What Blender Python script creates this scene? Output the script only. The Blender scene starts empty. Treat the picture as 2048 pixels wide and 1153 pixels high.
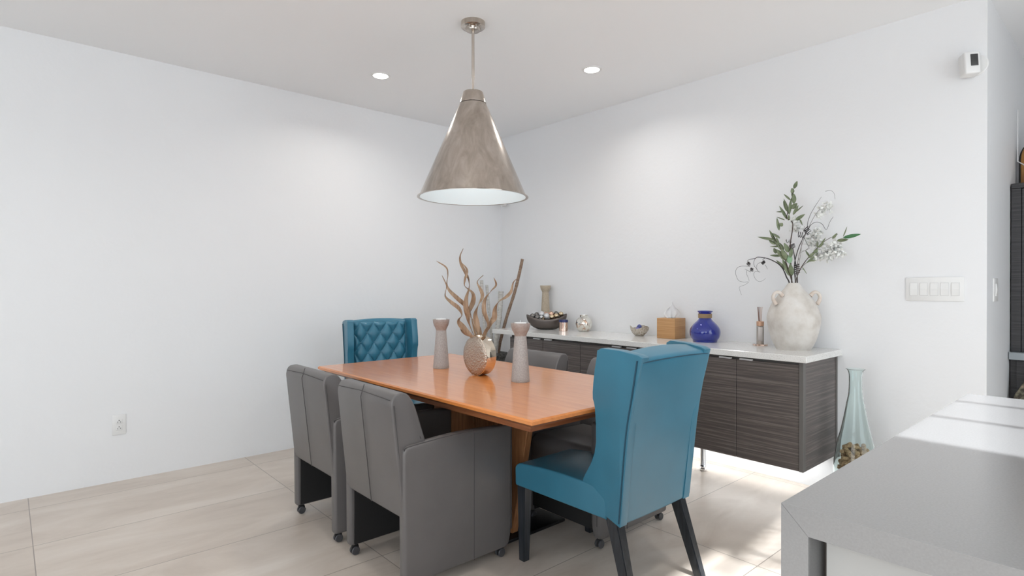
import bpy, bmesh, math, random
from mathutils import Vector, Matrix, Euler
random.seed(7)
PI = math.pi
C = bpy.context.scene.collection
sc = bpy.context.scene

# ------------------------------------------------------------------ camera
cam = bpy.data.cameras.new('camera')
cam.sensor_width = 36.0
cam.lens = 1137.2 / 2048 * 36
cam.clip_start = 0.02
cam_o = bpy.data.objects.new('camera', cam)
C.objects.link(cam_o)
cam_o.location = (0, 0, 1.24)
cam_o.rotation_euler = (math.radians(90 - 0.181), 0, math.radians(48.328 - 90))
sc.camera = cam_o

# ------------------------------------------------------------------ world, sun, exposure
sc.view_settings.view_transform = 'Standard'
sc.view_settings.look = 'None'
sc.view_settings.gamma = 1.0
sc.view_settings.use_curve_mapping = False
sc.view_settings.exposure = 0.0
w = bpy.data.worlds.new('world')
sc.world = w
w.use_nodes = True
bg = w.node_tree.nodes['Background']
bg.inputs[0].default_value = (0.87, 0.95, 1.025, 1)
bg.inputs[1].default_value = 3.0
sun = bpy.data.lights.new('sun', 'SUN')
sun.energy = 8.5
sun.angle = math.radians(0.9)
sun.color = (0.93, 0.97, 1.0)
sun_o = bpy.data.objects.new('sun', sun)
C.objects.link(sun_o)
sun_o.location = (2.5, -4, 5)
sun_o.rotation_euler = Vector((0.0, 1.0, -0.949)).to_track_quat('-Z', 'Y').to_euler()

XW, YW, H = 3.73, 4.36, 2.725      # right wall plane, left wall plane, ceiling height
YK = 0.555                         # where the right wall ends
ZC = 0.862                         # credenza countertop height

# ------------------------------------------------------------------ materials
def mat(name, col, rough=0.5, metal=0.0, **kw):
    m = bpy.data.materials.new(name)
    m.use_nodes = True
    b = m.node_tree.nodes['Principled BSDF']
    b.inputs['Base Color'].default_value = (*col, 1)
    b.inputs['Roughness'].default_value = rough
    b.inputs['Metallic'].default_value = metal
    for k, v in kw.items():
        b.inputs[k.replace('_', ' ')].default_value = v
    return m

def nodes(m):
    nt = m.node_tree
    return nt, nt.nodes['Principled BSDF']

def coords(nt, scale=(1, 1, 1), kind='Object'):
    tc = nt.nodes.new('ShaderNodeTexCoord')
    mp = nt.nodes.new('ShaderNodeMapping')
    mp.inputs['Scale'].default_value = scale
    nt.links.new(tc.outputs[kind], mp.inputs[0])
    return mp.outputs[0]

def noise(nt, vec, scale=5, detail=4, rough=0.5, dist=0.0):
    n = nt.nodes.new('ShaderNodeTexNoise')
    n.inputs['Scale'].default_value = scale
    n.inputs['Detail'].default_value = detail
    n.inputs['Roughness'].default_value = rough
    n.inputs['Distortion'].default_value = dist
    nt.links.new(vec, n.inputs['Vector'])
    return n.outputs['Fac']

def ramp(nt, fac, stops):
    r = nt.nodes.new('ShaderNodeValToRGB')
    el = r.color_ramp.elements
    while len(el) < len(stops):
        el.new(0.5)
    for e, (p, c) in zip(el, stops):
        e.position = p
        e.color = (*c, 1)
    nt.links.new(fac, r.inputs[0])
    return r.outputs[0]

def bump(nt, b, h, strength=0.2, dist=0.002):
    n = nt.nodes.new('ShaderNodeBump')
    n.inputs['Strength'].default_value = strength
    n.inputs['Distance'].default_value = dist
    nt.links.new(h, n.inputs['Height'])
    nt.links.new(n.outputs[0], b.inputs['Normal'])

def noisy(name, stops, scale=(1, 1, 1), nscale=5, rough=0.5, metal=0.0, bmp=0.0, bd=0.002, detail=4, dist=0.0, **kw):
    m = mat(name, stops[0][1], rough, metal, **kw)
    nt, b = nodes(m)
    f = noise(nt, coords(nt, scale), nscale, detail, 0.55, dist)
    nt.links.new(ramp(nt, f, stops), b.inputs['Base Color'])
    if bmp:
        bump(nt, b, f, bmp, bd)
    return m

def leather(name, col, rough):
    m = mat(name, col, rough)
    nt, b = nodes(m)
    v = coords(nt)
    f = noise(nt, v, 420, 3)
    g = noise(nt, v, 6, 3)
    c2 = tuple(x * 1.16 for x in col)
    nt.links.new(ramp(nt, g, [(0.3, col), (0.75, c2)]), b.inputs['Base Color'])
    bump(nt, b, f, 0.25, 0.0006)
    return m

M = {}
# textured white plaster
def plaster(name, col):
    m = mat(name, col, 0.55)
    nt, b = nodes(m)
    v = coords(nt)
    a = noise(nt, v, 9, 5, 0.55, 0.6)
    c = noise(nt, v, 45, 3)
    add = nt.nodes.new('ShaderNodeMath'); add.operation = 'MULTIPLY_ADD'
    nt.links.new(c, add.inputs[0]); add.inputs[1].default_value = 0.35
    nt.links.new(a, add.inputs[2])
    bump(nt, b, add.outputs[0], 0.3, 0.006)
    return m
M['wall'] = plaster('wall_plaster', (0.825, 0.832, 0.842))
M['ceiling'] = mat('ceiling_paint', (0.905, 0.915, 0.925), 0.8)

# stone-look floor tiles, 1.195 x 0.596 m, stack bond
def tile_floor():
    m = mat('floor_tile', (0.55, 0.5, 0.44), 0.32)
    nt, b = nodes(m)
    tc = nt.nodes.new('ShaderNodeTexCoord')
    sep = nt.nodes.new('ShaderNodeSeparateXYZ')
    nt.links.new(tc.outputs['Object'], sep.inputs[0])
    def mth(op, a, bb=None, c=None):
        n = nt.nodes.new('ShaderNodeMath'); n.operation = op
        for i, v in enumerate((a, bb, c)):
            if v is None: continue
            if isinstance(v, (int, float)): n.inputs[i].default_value = v
            else: nt.links.new(v, n.inputs[i])
        return n.outputs[0]
    TX, TY, OX, OY = 1.1945, 0.5957, 0.094, 1.751
    ux = mth('DIVIDE', mth('SUBTRACT', sep.outputs[0], OX), TX)
    uy = mth('DIVIDE', mth('SUBTRACT', sep.outputs[1], OY), TY)
    ix, iy = mth('FLOOR', ux), mth('FLOOR', uy)
    fx, fy = mth('FRACT', ux), mth('FRACT', uy)
    dx = mth('MULTIPLY', mth('MINIMUM', fx, mth('SUBTRACT', 1.0, fx)), TX)
    dy = mth('MULTIPLY', mth('MINIMUM', fy, mth('SUBTRACT', 1.0, fy)), TY)
    d = mth('MINIMUM', dx, dy)
    grout = mth('LESS_THAN', d, 0.0020)
    # per tile offset for the veining
    off = nt.nodes.new('ShaderNodeCombineXYZ')
    nt.links.new(mth('MULTIPLY', ix, 7.31), off.inputs[0])
    nt.links.new(mth('MULTIPLY', iy, 3.77), off.inputs[1])
    va = nt.nodes.new('ShaderNodeVectorMath'); va.operation = 'ADD'
    nt.links.new(tc.outputs['Object'], va.inputs[0]); nt.links.new(off.outputs[0], va.inputs[1])
    mp = nt.nodes.new('ShaderNodeMapping'); mp.inputs['Scale'].default_value = (0.7, 2.0, 1)
    nt.links.new(va.outputs[0], mp.inputs[0])
    f = noise(nt, mp.outputs[0], 2.2, 8, 0.62, 0.8)
    col = ramp(nt, f, [(0.28, (0.50, 0.425, 0.36)), (0.5, (0.60, 0.525, 0.455)), (0.72, (0.68, 0.615, 0.55))])
    mix = nt.nodes.new('ShaderNodeMix'); mix.data_type = 'RGBA'
    nt.links.new(grout, mix.inputs['Factor'])
    nt.links.new(col, mix.inputs['A'])
    mix.inputs['B'].default_value = (0.28, 0.24, 0.205, 1)
    nt.links.new(mix.outputs['Result'], b.inputs['Base Color'])
    rr = mth('MULTIPLY_ADD', f, 0.25, 0.22)
    nt.links.new(rr, b.inputs['Roughness'])
    return m
M['floor'] = tile_floor()

M['grey_leather'] = leather('grey_leather', (0.122, 0.113, 0.110), 0.38)
M['grey_seam'] = mat('grey_seam', (0.065, 0.060, 0.060), 0.7)
M['black_board'] = mat('black_backing', (0.012, 0.011, 0.011), 0.8)
M['blue_leather'] = leather('blue_leather', (0.034, 0.162, 0.243), 0.31)
M['blue_seam'] = mat('blue_seam', (0.01, 0.06, 0.10), 0.6)
M['black_wood'] = noisy('black_wood', [(0.3, (0.010, 0.012, 0.016)), (0.7, (0.03, 0.035, 0.042))], (40, 40, 2), 3, 0.3)
M['rubber'] = mat('black_plastic', (0.015, 0.015, 0.016), 0.4)
M['grey_plastic'] = mat('grey_plastic', (0.06, 0.06, 0.065), 0.4)
def wood(name, stops, scale, rough=0.4, coat=0.0, nscale=3):
    m = noisy(name, stops, scale, nscale, rough, dist=0.4)
    m.node_tree.nodes['Principled BSDF'].inputs['Coat Weight'].default_value = coat
    m.node_tree.nodes['Principled BSDF'].inputs['Coat Roughness'].default_value = 0.12
    return m
M['cherry'] = wood('cherry_wood', [(0.25, (0.60, 0.190, 0.040)), (0.55, (0.69, 0.245, 0.062)), (0.8, (0.75, 0.30, 0.09))], (14, 1.3, 14), 0.3, 0.75)
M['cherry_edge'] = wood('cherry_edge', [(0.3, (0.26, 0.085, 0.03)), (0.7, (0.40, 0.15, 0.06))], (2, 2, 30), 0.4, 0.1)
M['leg_wood'] = wood('leg_wood', [(0.3, (0.33, 0.13, 0.05)), (0.7, (0.52, 0.25, 0.11))], (20, 20, 2), 0.4, 0.1)
M['black_metal'] = mat('black_metal', (0.018, 0.018, 0.02), 0.35, 0.6)
def streaky(name, a, b_, c, scale):
    m = mat(name, a, 0.42)
    nt, b = nodes(m)
    f1 = noise(nt, coords(nt, scale), 1.0, 8, 0.7)
    col = ramp(nt, f1, [(0.30, a), (0.42, b_), (0.52, a), (0.60, c), (0.72, b_)])
    nt.links.new(col, b.inputs['Base Color'])
    return m
M['cab_front'] = streaky('grey_wood_laminate', (0.122, 0.101, 0.093), (0.078, 0.068, 0.064), (0.19, 0.163, 0.15), (1.5, 1.5, 90))
M['cab_edge'] = mat('cabinet_edging', (0.13, 0.122, 0.115), 0.45)
M['dark_lam'] = streaky('dark_wood_laminate', (0.038, 0.036, 0.038), (0.022, 0.021, 0.023), (0.058, 0.056, 0.058), (1.5, 1.5, 80))
M['quartz'] = noisy('white_quartz', [(0.32, (0.55, 0.53, 0.50)), (0.42, (0.76, 0.755, 0.735)), (0.7, (0.80, 0.795, 0.775))], (1, 1, 1), 220, 0.14, detail=2)
M['satin'] = mat('satin_aluminium', (0.72, 0.72, 0.73), 0.35, 0.2)
M['chrome'] = mat('chrome', (0.85, 0.86, 0.88), 0.12, 1.0)
M['island'] = noisy('grey_quartz', [(0.3, (0.285, 0.282, 0.282)), (0.7, (0.31, 0.307, 0.307))], (1, 1, 1), 300, 0.16, detail=2)
M['island_panel'] = mat('island_panel_paint', (0.47, 0.465, 0.45), 0.4)
M['island_channel'] = mat('island_channel', (0.10, 0.085, 0.075), 0.5)
def brushed():
    m = mat('brushed_nickel', (0.52, 0.465, 0.41), 0.24, 1.0)
    nt, b = nodes(m)
    v = coords(nt, (3, 3, 60))
    f = noise(nt, v, 2.0, 6, 0.7)
    g = noise(nt, coords(nt, (1, 1, 1)), 5, 4, 0.6, 1.0)
    r = nt.nodes.new('ShaderNodeMapRange')
    r.inputs['To Min'].default_value = 0.17; r.inputs['To Max'].default_value = 0.25
    nt.links.new(g, r.inputs['Value']); nt.links.new(r.outputs[0], b.inputs['Roughness'])
    bump(nt, b, f, 0.03, 0.0006)
    k = noise(nt, coords(nt, (9, 9, 1.2)), 1.6, 5, 0.6, 0.5)  # upright streaks in the metal colour: tarnish, also standing in for highlight streaks
    nt.links.new(ramp(nt, k, [(0.3, (0.40, 0.35, 0.30)), (0.5, (0.52, 0.465, 0.41)), (0.7, (0.66, 0.61, 0.56))]), b.inputs['Base Color'])
    return m
M['nickel'] = brushed()
M['shade_in'] = mat('white_enamel', (0.74, 0.80, 0.82), 0.5)
def emit(name, col, s):
    m = mat(name, col, 0.5)
    b = m.node_tree.nodes['Principled BSDF']
    b.inputs['Emission Color'].default_value = (*col, 1)
    b.inputs['Emission Strength'].default_value = s
    return m
M['lamp_on'] = emit('lit_diffuser', (1.0, 0.98, 0.95), 14)
M['strip_on'] = emit('lit_strip', (0.97, 0.99, 1.0), 3)
M['bulb'] = emit('lit_bulb', (0.93, 0.98, 1.0), 3)
M['white_plastic'] = mat('white_plastic', (0.80, 0.80, 0.79), 0.35)
M['grey_gap'] = mat('rocker_gap', (0.62, 0.62, 0.62), 0.6)
M['slot'] = mat('outlet_slot', (0.06, 0.06, 0.06), 0.6)
M['sensor_glass'] = mat('smoked_lens', (0.045, 0.045, 0.045), 0.3)
M['ceramic_grey'] = noisy('grey_speckled_ceramic', [(0.3, (0.33, 0.312, 0.298)), (0.6, (0.43, 0.41, 0.395)), (0.8, (0.53, 0.51, 0.495))], (1, 1, 1), 160, 0.6, bmp=0.5, bd=0.0015)
M['ceramic_taupe'] = noisy('taupe_glaze', [(0.3, (0.32, 0.262, 0.235)), (0.7, (0.40, 0.345, 0.315))], (1, 1, 1), 90, 0.4, bmp=0.2)
M['ceramic_sand'] = noisy('sand_ceramic', [(0.3, (0.40, 0.33, 0.24)), (0.7, (0.52, 0.44, 0.34))], (1, 1, 1), 130, 0.65, bmp=0.4)
M['wax'] = mat('white_wax', (0.85, 0.85, 0.84), 0.4)
def hammered():
    m = mat('hammered_champagne_metal', (0.50, 0.42, 0.35), 0.33, 0.85)
    nt, b = nodes(m)
    vo = nt.nodes.new('ShaderNodeTexVoronoi')
    vo.inputs['Scale'].default_value = 120
    nt.links.new(coords(nt, (1, 1, 0.9)), vo.inputs['Vector'])
    bump(nt, b, vo.outputs['Distance'], 0.8, 0.0035)
    return m
M['hammered'] = hammered()
M['polished'] = mat('polished_champagne_metal', (0.80, 0.70, 0.58), 0.08, 1.0)
M['dry_leaf'] = noisy('dried_ribbon_leaf', [(0.3, (0.20, 0.12, 0.068)), (0.7, (0.42, 0.29, 0.19))], (30, 30, 4), 3, 0.6)
M['birch'] = noisy('birch_bark', [(0.27, (0.12, 0.11, 0.10)), (0.36, (0.46, 0.44, 0.41)), (0.75, (0.68, 0.66, 0.62))], (20, 20, 60), 1.5, 0.8, bmp=0.4)
M['brown_bark'] = noisy('brown_bark', [(0.3, (0.17, 0.10, 0.07)), (0.7, (0.38, 0.27, 0.19))], (20, 20, 50), 2, 0.8, bmp=0.4)
M['pot'] = noisy('grey_woven_pot', [(0.35, (0.07, 0.07, 0.07)), (0.65, (0.27, 0.27, 0.26))], (30, 30, 90), 2, 0.7, bmp=0.6)
M['gunmetal'] = mat('gunmetal_bowl', (0.15, 0.13, 0.12), 0.38, 0.85)
M['copper'] = mat('copper', (0.80, 0.60, 0.50), 0.12, 1.0)
M['navy'] = mat('navy_lid', (0.02, 0.03, 0.12), 0.35)
M['mercury'] = noisy('mercury_glass', [(0.35, (0.55, 0.36, 0.26)), (0.45, (0.78, 0.76, 0.70)), (0.75, (0.88, 0.88, 0.84))], (1, 1, 1), 16, 0.12, 0.9, dist=1.5)
M['pebble_bowl'] = noisy('mosaic_bowl', [(0.3, (0.28, 0.22, 0.17)), (0.5, (0.52, 0.47, 0.40)), (0.7, (0.66, 0.62, 0.56))], (1, 1, 1), 110, 0.25, 0.3, bmp=0.4)
M['bamboo'] = noisy('bamboo_box', [(0.3, (0.43, 0.22, 0.085)), (0.7, (0.57, 0.33, 0.15))], (2, 2, 60), 1.5, 0.42)
M['tissue'] = mat('white_tissue', (0.86, 0.86, 0.86), 0.9)
M['cobalt'] = mat('cobalt_glass', (0.010, 0.035, 0.45), 0.03, 0.0, Transmission_Weight=0.55, IOR=1.5, Coat_Weight=0.8)
M['twine'] = noisy('jute_twine', [(0.3, (0.23, 0.15, 0.08)), (0.7, (0.42, 0.30, 0.17))], (1, 1, 200), 3, 0.9, bmp=0.6)
M['copper_wood'] = mat('rose_wood_cap', (0.60, 0.36, 0.24), 0.35, 0.2)
M['smoke_glass'] = mat('grey_glass', (0.42, 0.38, 0.34), 0.1, 0.2)
M['paper'] = mat('paper_label', (0.62, 0.58, 0.56), 0.7)
M['reed'] = mat('reed', (0.20, 0.09, 0.06), 0.7)
M['reed_pale'] = mat('pale_reed', (0.55, 0.36, 0.27), 0.7)
M['terra'] = noisy('whitewashed_clay', [(0.28, (0.53, 0.485, 0.44)), (0.5, (0.64, 0.605, 0.56)), (0.75, (0.72, 0.70, 0.67))], (1, 1, 1), 14, 0.85, bmp=0.35, bd=0.004, detail=8)
M['terra_pink'] = noisy('whitewashed_handle', [(0.3, (0.60, 0.49, 0.41)), (0.6, (0.70, 0.64, 0.58))], (1, 1, 1), 30, 0.85, bmp=0.3)
M['stem'] = noisy('dark_brown_stem', [(0.3, (0.035, 0.022, 0.016)), (0.7, (0.075, 0.05, 0.036))], (1, 1, 1), 60, 0.7)
M['twig_black'] = mat('black_tendril', (0.022, 0.018, 0.018), 0.6)
M['twig_grey'] = mat('grey_tendril', (0.22, 0.20, 0.19), 0.7)
M['leaf'] = noisy('sage_leaf', [(0.3, (0.10, 0.135, 0.068)), (0.7, (0.235, 0.275, 0.165))], (1, 1, 1), 25, 0.55)
M['leaf_deep'] = mat('deep_green_leaf', (0.045, 0.16, 0.055), 0.5)
M['leaf_mint'] = mat('mint_leaf', (0.25, 0.42, 0.25), 0.5)
M['petal'] = mat('white_petal', (0.84, 0.85, 0.82), 0.8, Subsurface_Weight=0.0)
M['teal_glass'] = mat('teal_glass', (0.91, 0.985, 0.975), 0.03, 0.0, Transmission_Weight=1.0, IOR=1.35)
M['cork'] = noisy('cork', [(0.35, (0.33, 0.19, 0.095)), (0.65, (0.60, 0.42, 0.25))], (1, 1, 1), 120, 0.85, bmp=0.4)
M['brown_gloss'] = noisy('glossy_brown_wood', [(0.3, (0.12, 0.035, 0.012)), (0.7, (0.40, 0.20, 0.055))], (6, 6, 2), 2, 0.2)
M['stone_top'] = mat('grey_counter_edge', (0.30, 0.33, 0.35), 0.2)
M['speckle'] = noisy('olive_speckle', [(0.4, (0.04, 0.03, 0.02)), (0.55, (0.16, 0.15, 0.10)), (0.7, (0.30, 0.22, 0.16))], (1, 1, 1), 45, 0.5)
M['window_frame'] = mat('white_window_frame', (0.8, 0.8, 0.8), 0.4)
M['palm'] = mat('palm_green', (0.06, 0.13, 0.04), 0.5)
M['ball'] = [mat('silver_ball', (0.72, 0.72, 0.72), 0.22, 0.9), mat('gunmetal_ball', (0.20, 0.19, 0.18), 0.25, 0.9),
             mat('rose_gold_ball', (0.72, 0.47, 0.36), 0.25, 0.9), mat('champagne_ball', (0.70, 0.56, 0.38), 0.25, 0.9),
             noisy('glitter_ball', [(0.4, (0.42, 0.42, 0.43)), (0.6, (0.85, 0.85, 0.86))], (1, 1, 1), 300, 0.45, 0.5, bmp=0.6)]
M['stone_balls'] = [mat('violet_glass_bead', (0.22, 0.20, 0.42), 0.1), mat('blue_glass_bead', (0.08, 0.10, 0.30), 0.1), mat('copper_bead', (0.55, 0.36, 0.27), 0.2, 0.8)]

# ------------------------------------------------------------------ builders
def finish(bm, smooth=True, angle=35):
    me = bpy.data.meshes.new('mesh')
    bmesh.ops.recalc_face_normals(bm, faces=bm.faces)
    bm.to_mesh(me); bm.free()
    if smooth:
        for p in me.polygons: p.use_smooth = True
        me.set_sharp_from_angle(angle=math.radians(angle))
    return me

def obj(name, me, m, parent=None, loc=(0, 0, 0), label=None, smooth=True, angle=35):
    if isinstance(me, bmesh.types.BMesh):
        me = finish(me, smooth, angle)
    me.name = name
    if m is not None and not me.materials:
        if isinstance(m, (list, tuple)):
            for k in m: me.materials.append(k)
        else:
            me.materials.append(m)
    o = bpy.data.objects.new(name, me)
    C.objects.link(o)
    o.location = loc
    if parent: o.parent = parent
    if label: o['label'] = label
    return o

def tag(o, label, cat, group=None):
    o['label'] = label; o['category'] = cat
    if group: o['group'] = group
    return o

def thing(name, label, cat, loc=(0, 0, 0), rz=0.0, group=None):
    o = bpy.data.objects.new(name, None)
    o.empty_display_size = 0.05
    C.objects.link(o)
    o.location = loc; o.rotation_euler = (0, 0, rz)
    return tag(o, label, cat, group)

def struct(name, bm, m, smooth=False):
    o = obj(name, bm, m, smooth=smooth)
    o['kind'] = 'structure'
    return o

def dup(root, loc, rz=0.0, label=None, group=None):
    r = root.copy(); C.objects.link(r)
    r.location = loc; r.rotation_euler = (0, 0, rz)
    if label: r['label'] = label
    if group: r['group'] = group
    for ch in list(root.children):
        c = ch.copy(); C.objects.link(c); c.parent = r
        for g in list(ch.children):
            d = g.copy(); C.objects.link(d); d.parent = c
    return r

def box(bm, x0, x1, y0, y1, z0, z1, bev=0.0, seg=2):
    b2 = bmesh.new()
    bmesh.ops.create_cube(b2, size=1)
    for v in b2.verts:
        v.co = Vector(((x0 + x1) / 2 + v.co.x * (x1 - x0), (y0 + y1) / 2 + v.co.y * (y1 - y0), (z0 + z1) / 2 + v.co.z * (z1 - z0)))
    if bev:
        bmesh.ops.bevel(b2, geom=b2.edges[:], offset=bev, segments=seg, profile=0.5, affect='EDGES')
    join(bm, b2)
    return bm

def join(bm, b2):
    me = bpy.data.meshes.new('t'); b2.to_mesh(me); b2.free()
    bm.from_mesh(me); bpy.data.meshes.remove(me)

def bx(*a, **k):
    return box(bmesh.new(), *a, **k)

def prism(pts, t0, t1, axis='y', bev=0.0, seg=3, warp=None):
    """pts: 2D outline; axis 'y': outline in (x,z) extruded in y; 'x': outline in (y,z) extruded in x; 'z': (x,y) in z"""
    bm = bmesh.new()
    def mk(p, t):
        if axis == 'y': return (p[0], t, p[1])
        if axis == 'x': return (t, p[0], p[1])
        return (p[0], p[1], t)
    a = [bm.verts.new(mk(p, t0)) for p in pts]
    b = [bm.verts.new(mk(p, t1)) for p in pts]
    n = len(pts)
    bm.faces.new(a); bm.faces.new(b[::-1])
    side = []
    for i in range(n):
        side.append(bm.faces.new((a[i], a[(i + 1) % n], b[(i + 1) % n], b[i])))
    bmesh.ops.recalc_face_normals(bm, faces=bm.faces)
    if bev:
        rim = [e for e in bm.edges if not (e.verts[0] in a and e.verts[1] in b) and not (e.verts[0] in b and e.verts[1] in a)]
        bmesh.ops.bevel(bm, geom=rim, offset=bev, segments=seg, profile=0.5, affect='EDGES', clamp_overlap=True)
    if warp:
        for v in bm.verts: v.co = Vector(warp(v.co))
    return bm

def rounded(pts, r, n=5):
    """round the corners of an outline; r a number or a list per corner"""
    out = []
    N = len(pts)
    for i in range(N):
        p = Vector(pts[i]); a = Vector(pts[i - 1]); b = Vector(pts[(i + 1) % N])
        rr = r[i] if isinstance(r, (list, tuple)) else r
        if rr <= 0:
            out.append(tuple(p)); continue
        da, db = (a - p), (b - p)
        k = min(rr, da.length * .49, db.length * .49)
        s, e = p + da.normalized() * k, p + db.normalized() * k
        for j in range(n + 1):
            t = j / n
            q = s * (1 - t) ** 2 + p * 2 * t * (1 - t) + e * t * t
            out.append((q.x, q.y))
    return out

def lathe(bm, prof, n=48, cx=0, cy=0, cap=True):
    rings = []
    for r, z in prof:
        if r < 1e-5:
            rings.append([bm.verts.new((cx, cy, z))])
        else:
            rings.append([bm.verts.new((cx + r * math.cos(2 * PI * k / n), cy + r * math.sin(2 * PI * k / n), z)) for k in range(n)])
    for a, b in zip(rings, rings[1:]):
        for k in range(n):
            k2 = (k + 1) % n
            if len(a) == 1 and len(b) == 1: continue
            if len(a) == 1: bm.faces.new((a[0], b[k], b[k2]))
            elif len(b) == 1: bm.faces.new((a[k], b[0], a[k2]))
            else: bm.faces.new((a[k], b[k], b[k2], a[k2]))
    return bm

def smoothprof(pts, n=6):
    """Catmull-Rom through profile / path points (any dimension)"""
    P = [Vector(p) for p in pts]
    P = [P[0] * 2 - P[1]] + P + [P[-1] * 2 - P[-2]]
    out = []
    for i in range(1, len(P) - 2):
        for j in range(n):
            t = j / n
            a, b, c, d = P[i - 1], P[i], P[i + 1], P[i + 2]
            out.append(0.5 * ((2 * b) + (c - a) * t + (2 * a - 5 * b + 4 * c - d) * t * t + (3 * b - a - 3 * c + d) * t ** 3))
    out.append(P[-2].copy())
    return out

def tube(bm, pts, r, n=8, cap=True):
    """r: number or list"""
    P = [Vector(p) for p in pts]
    R = r if isinstance(r, (list, tuple)) else [r] * len(P)
    up = Vector((0, 0, 1))
    prev = None
    rings = []
    for i, p in enumerate(P):
        t = (P[min(i + 1, len(P) - 1)] - P[max(i - 1, 0)]).normalized()
        if prev is None:
            a = t.cross(up)
            if a.length < 1e-3: a = t.cross(Vector((1, 0, 0)))
        else:
            a = prev - t * prev.dot(t)
        a.normalize(); prev = a
        b = t.cross(a)
        rings.append([bm.verts.new(p + (a * math.cos(2 * PI * k / n) + b * math.sin(2 * PI * k / n)) * R[i]) for k in range(n)])
    for u, v in zip(rings, rings[1:]):
        for k in range(n):
            bm.faces.new((u[k], v[k], v[(k + 1) % n], u[(k + 1) % n]))
    if cap:
        bm.faces.new(rings[0]); bm.faces.new(rings[-1][::-1])
    return bm

def tb(*a, **k):
    return tube(bmesh.new(), *a, **k)

# ------------------------------------------------------------------ the room
struct('floor', bx(-4.0, 6.2, -3.2, YW + 0.15, -0.1, 0.0), M['floor'])
struct('ceiling', bx(-4.15, 6.2, -1.50, YW + 0.15, H, H + 0.12), M['ceiling'])
struct('wall_left', bx(-4.0, XW + 0.15, YW, YW + 0.15, 0, H), M['wall'])
struct('wall_right', bx(XW, 5.05, YK, YW, 0, H), M['wall'])
struct('wall_kitchen', bx(5.05, 5.2, -1.55, YK + 0.2, 0, H), M['wall'])

# kitchen window wall behind the island: one wide window with white muntins
def window_wall():
    y0, y1 = -1.50, -1.40
    bm = bmesh.new()
    box(bm, -4.0, -3.4, y0, y1, 0, H)
    box(bm, -3.4, -0.3, y0, y1, 2.55, H)
    box(bm, -0.3, 1.42, y0, y1, 0, H)
    box(bm, 3.25, 5.2, y0, y1, 0, H)
    box(bm, 1.42, 3.25, y0, y1, 0, 0.06)
    box(bm, 1.42, 3.25, y0, y1, 2.70, H)
    struct('wall_back', bm, M['wall'])
    bm = bmesh.new()
    for x in (1.71, 1.98, 2.60, 2.93):
        box(bm, x - .011, x + .011, y0 + .04, y0 + .07, .06, 2.70)
    box(bm, 1.42, 3.25, y0 + .03, y0 + .08, .06, .10)
    struct('window_1', bm, M['window_frame'])
window_wall()
bm = bmesh.new()
box(bm, -4.15, -4.0, -3.2, -.9, 0, H)
box(bm, -4.15, -4.0, -.9, 1.9, 2.4, H)
box(bm, -4.15, -4.0, 1.9, YW + .15, 0, H)
struct('wall_front', bm, M['wall'])

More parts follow.
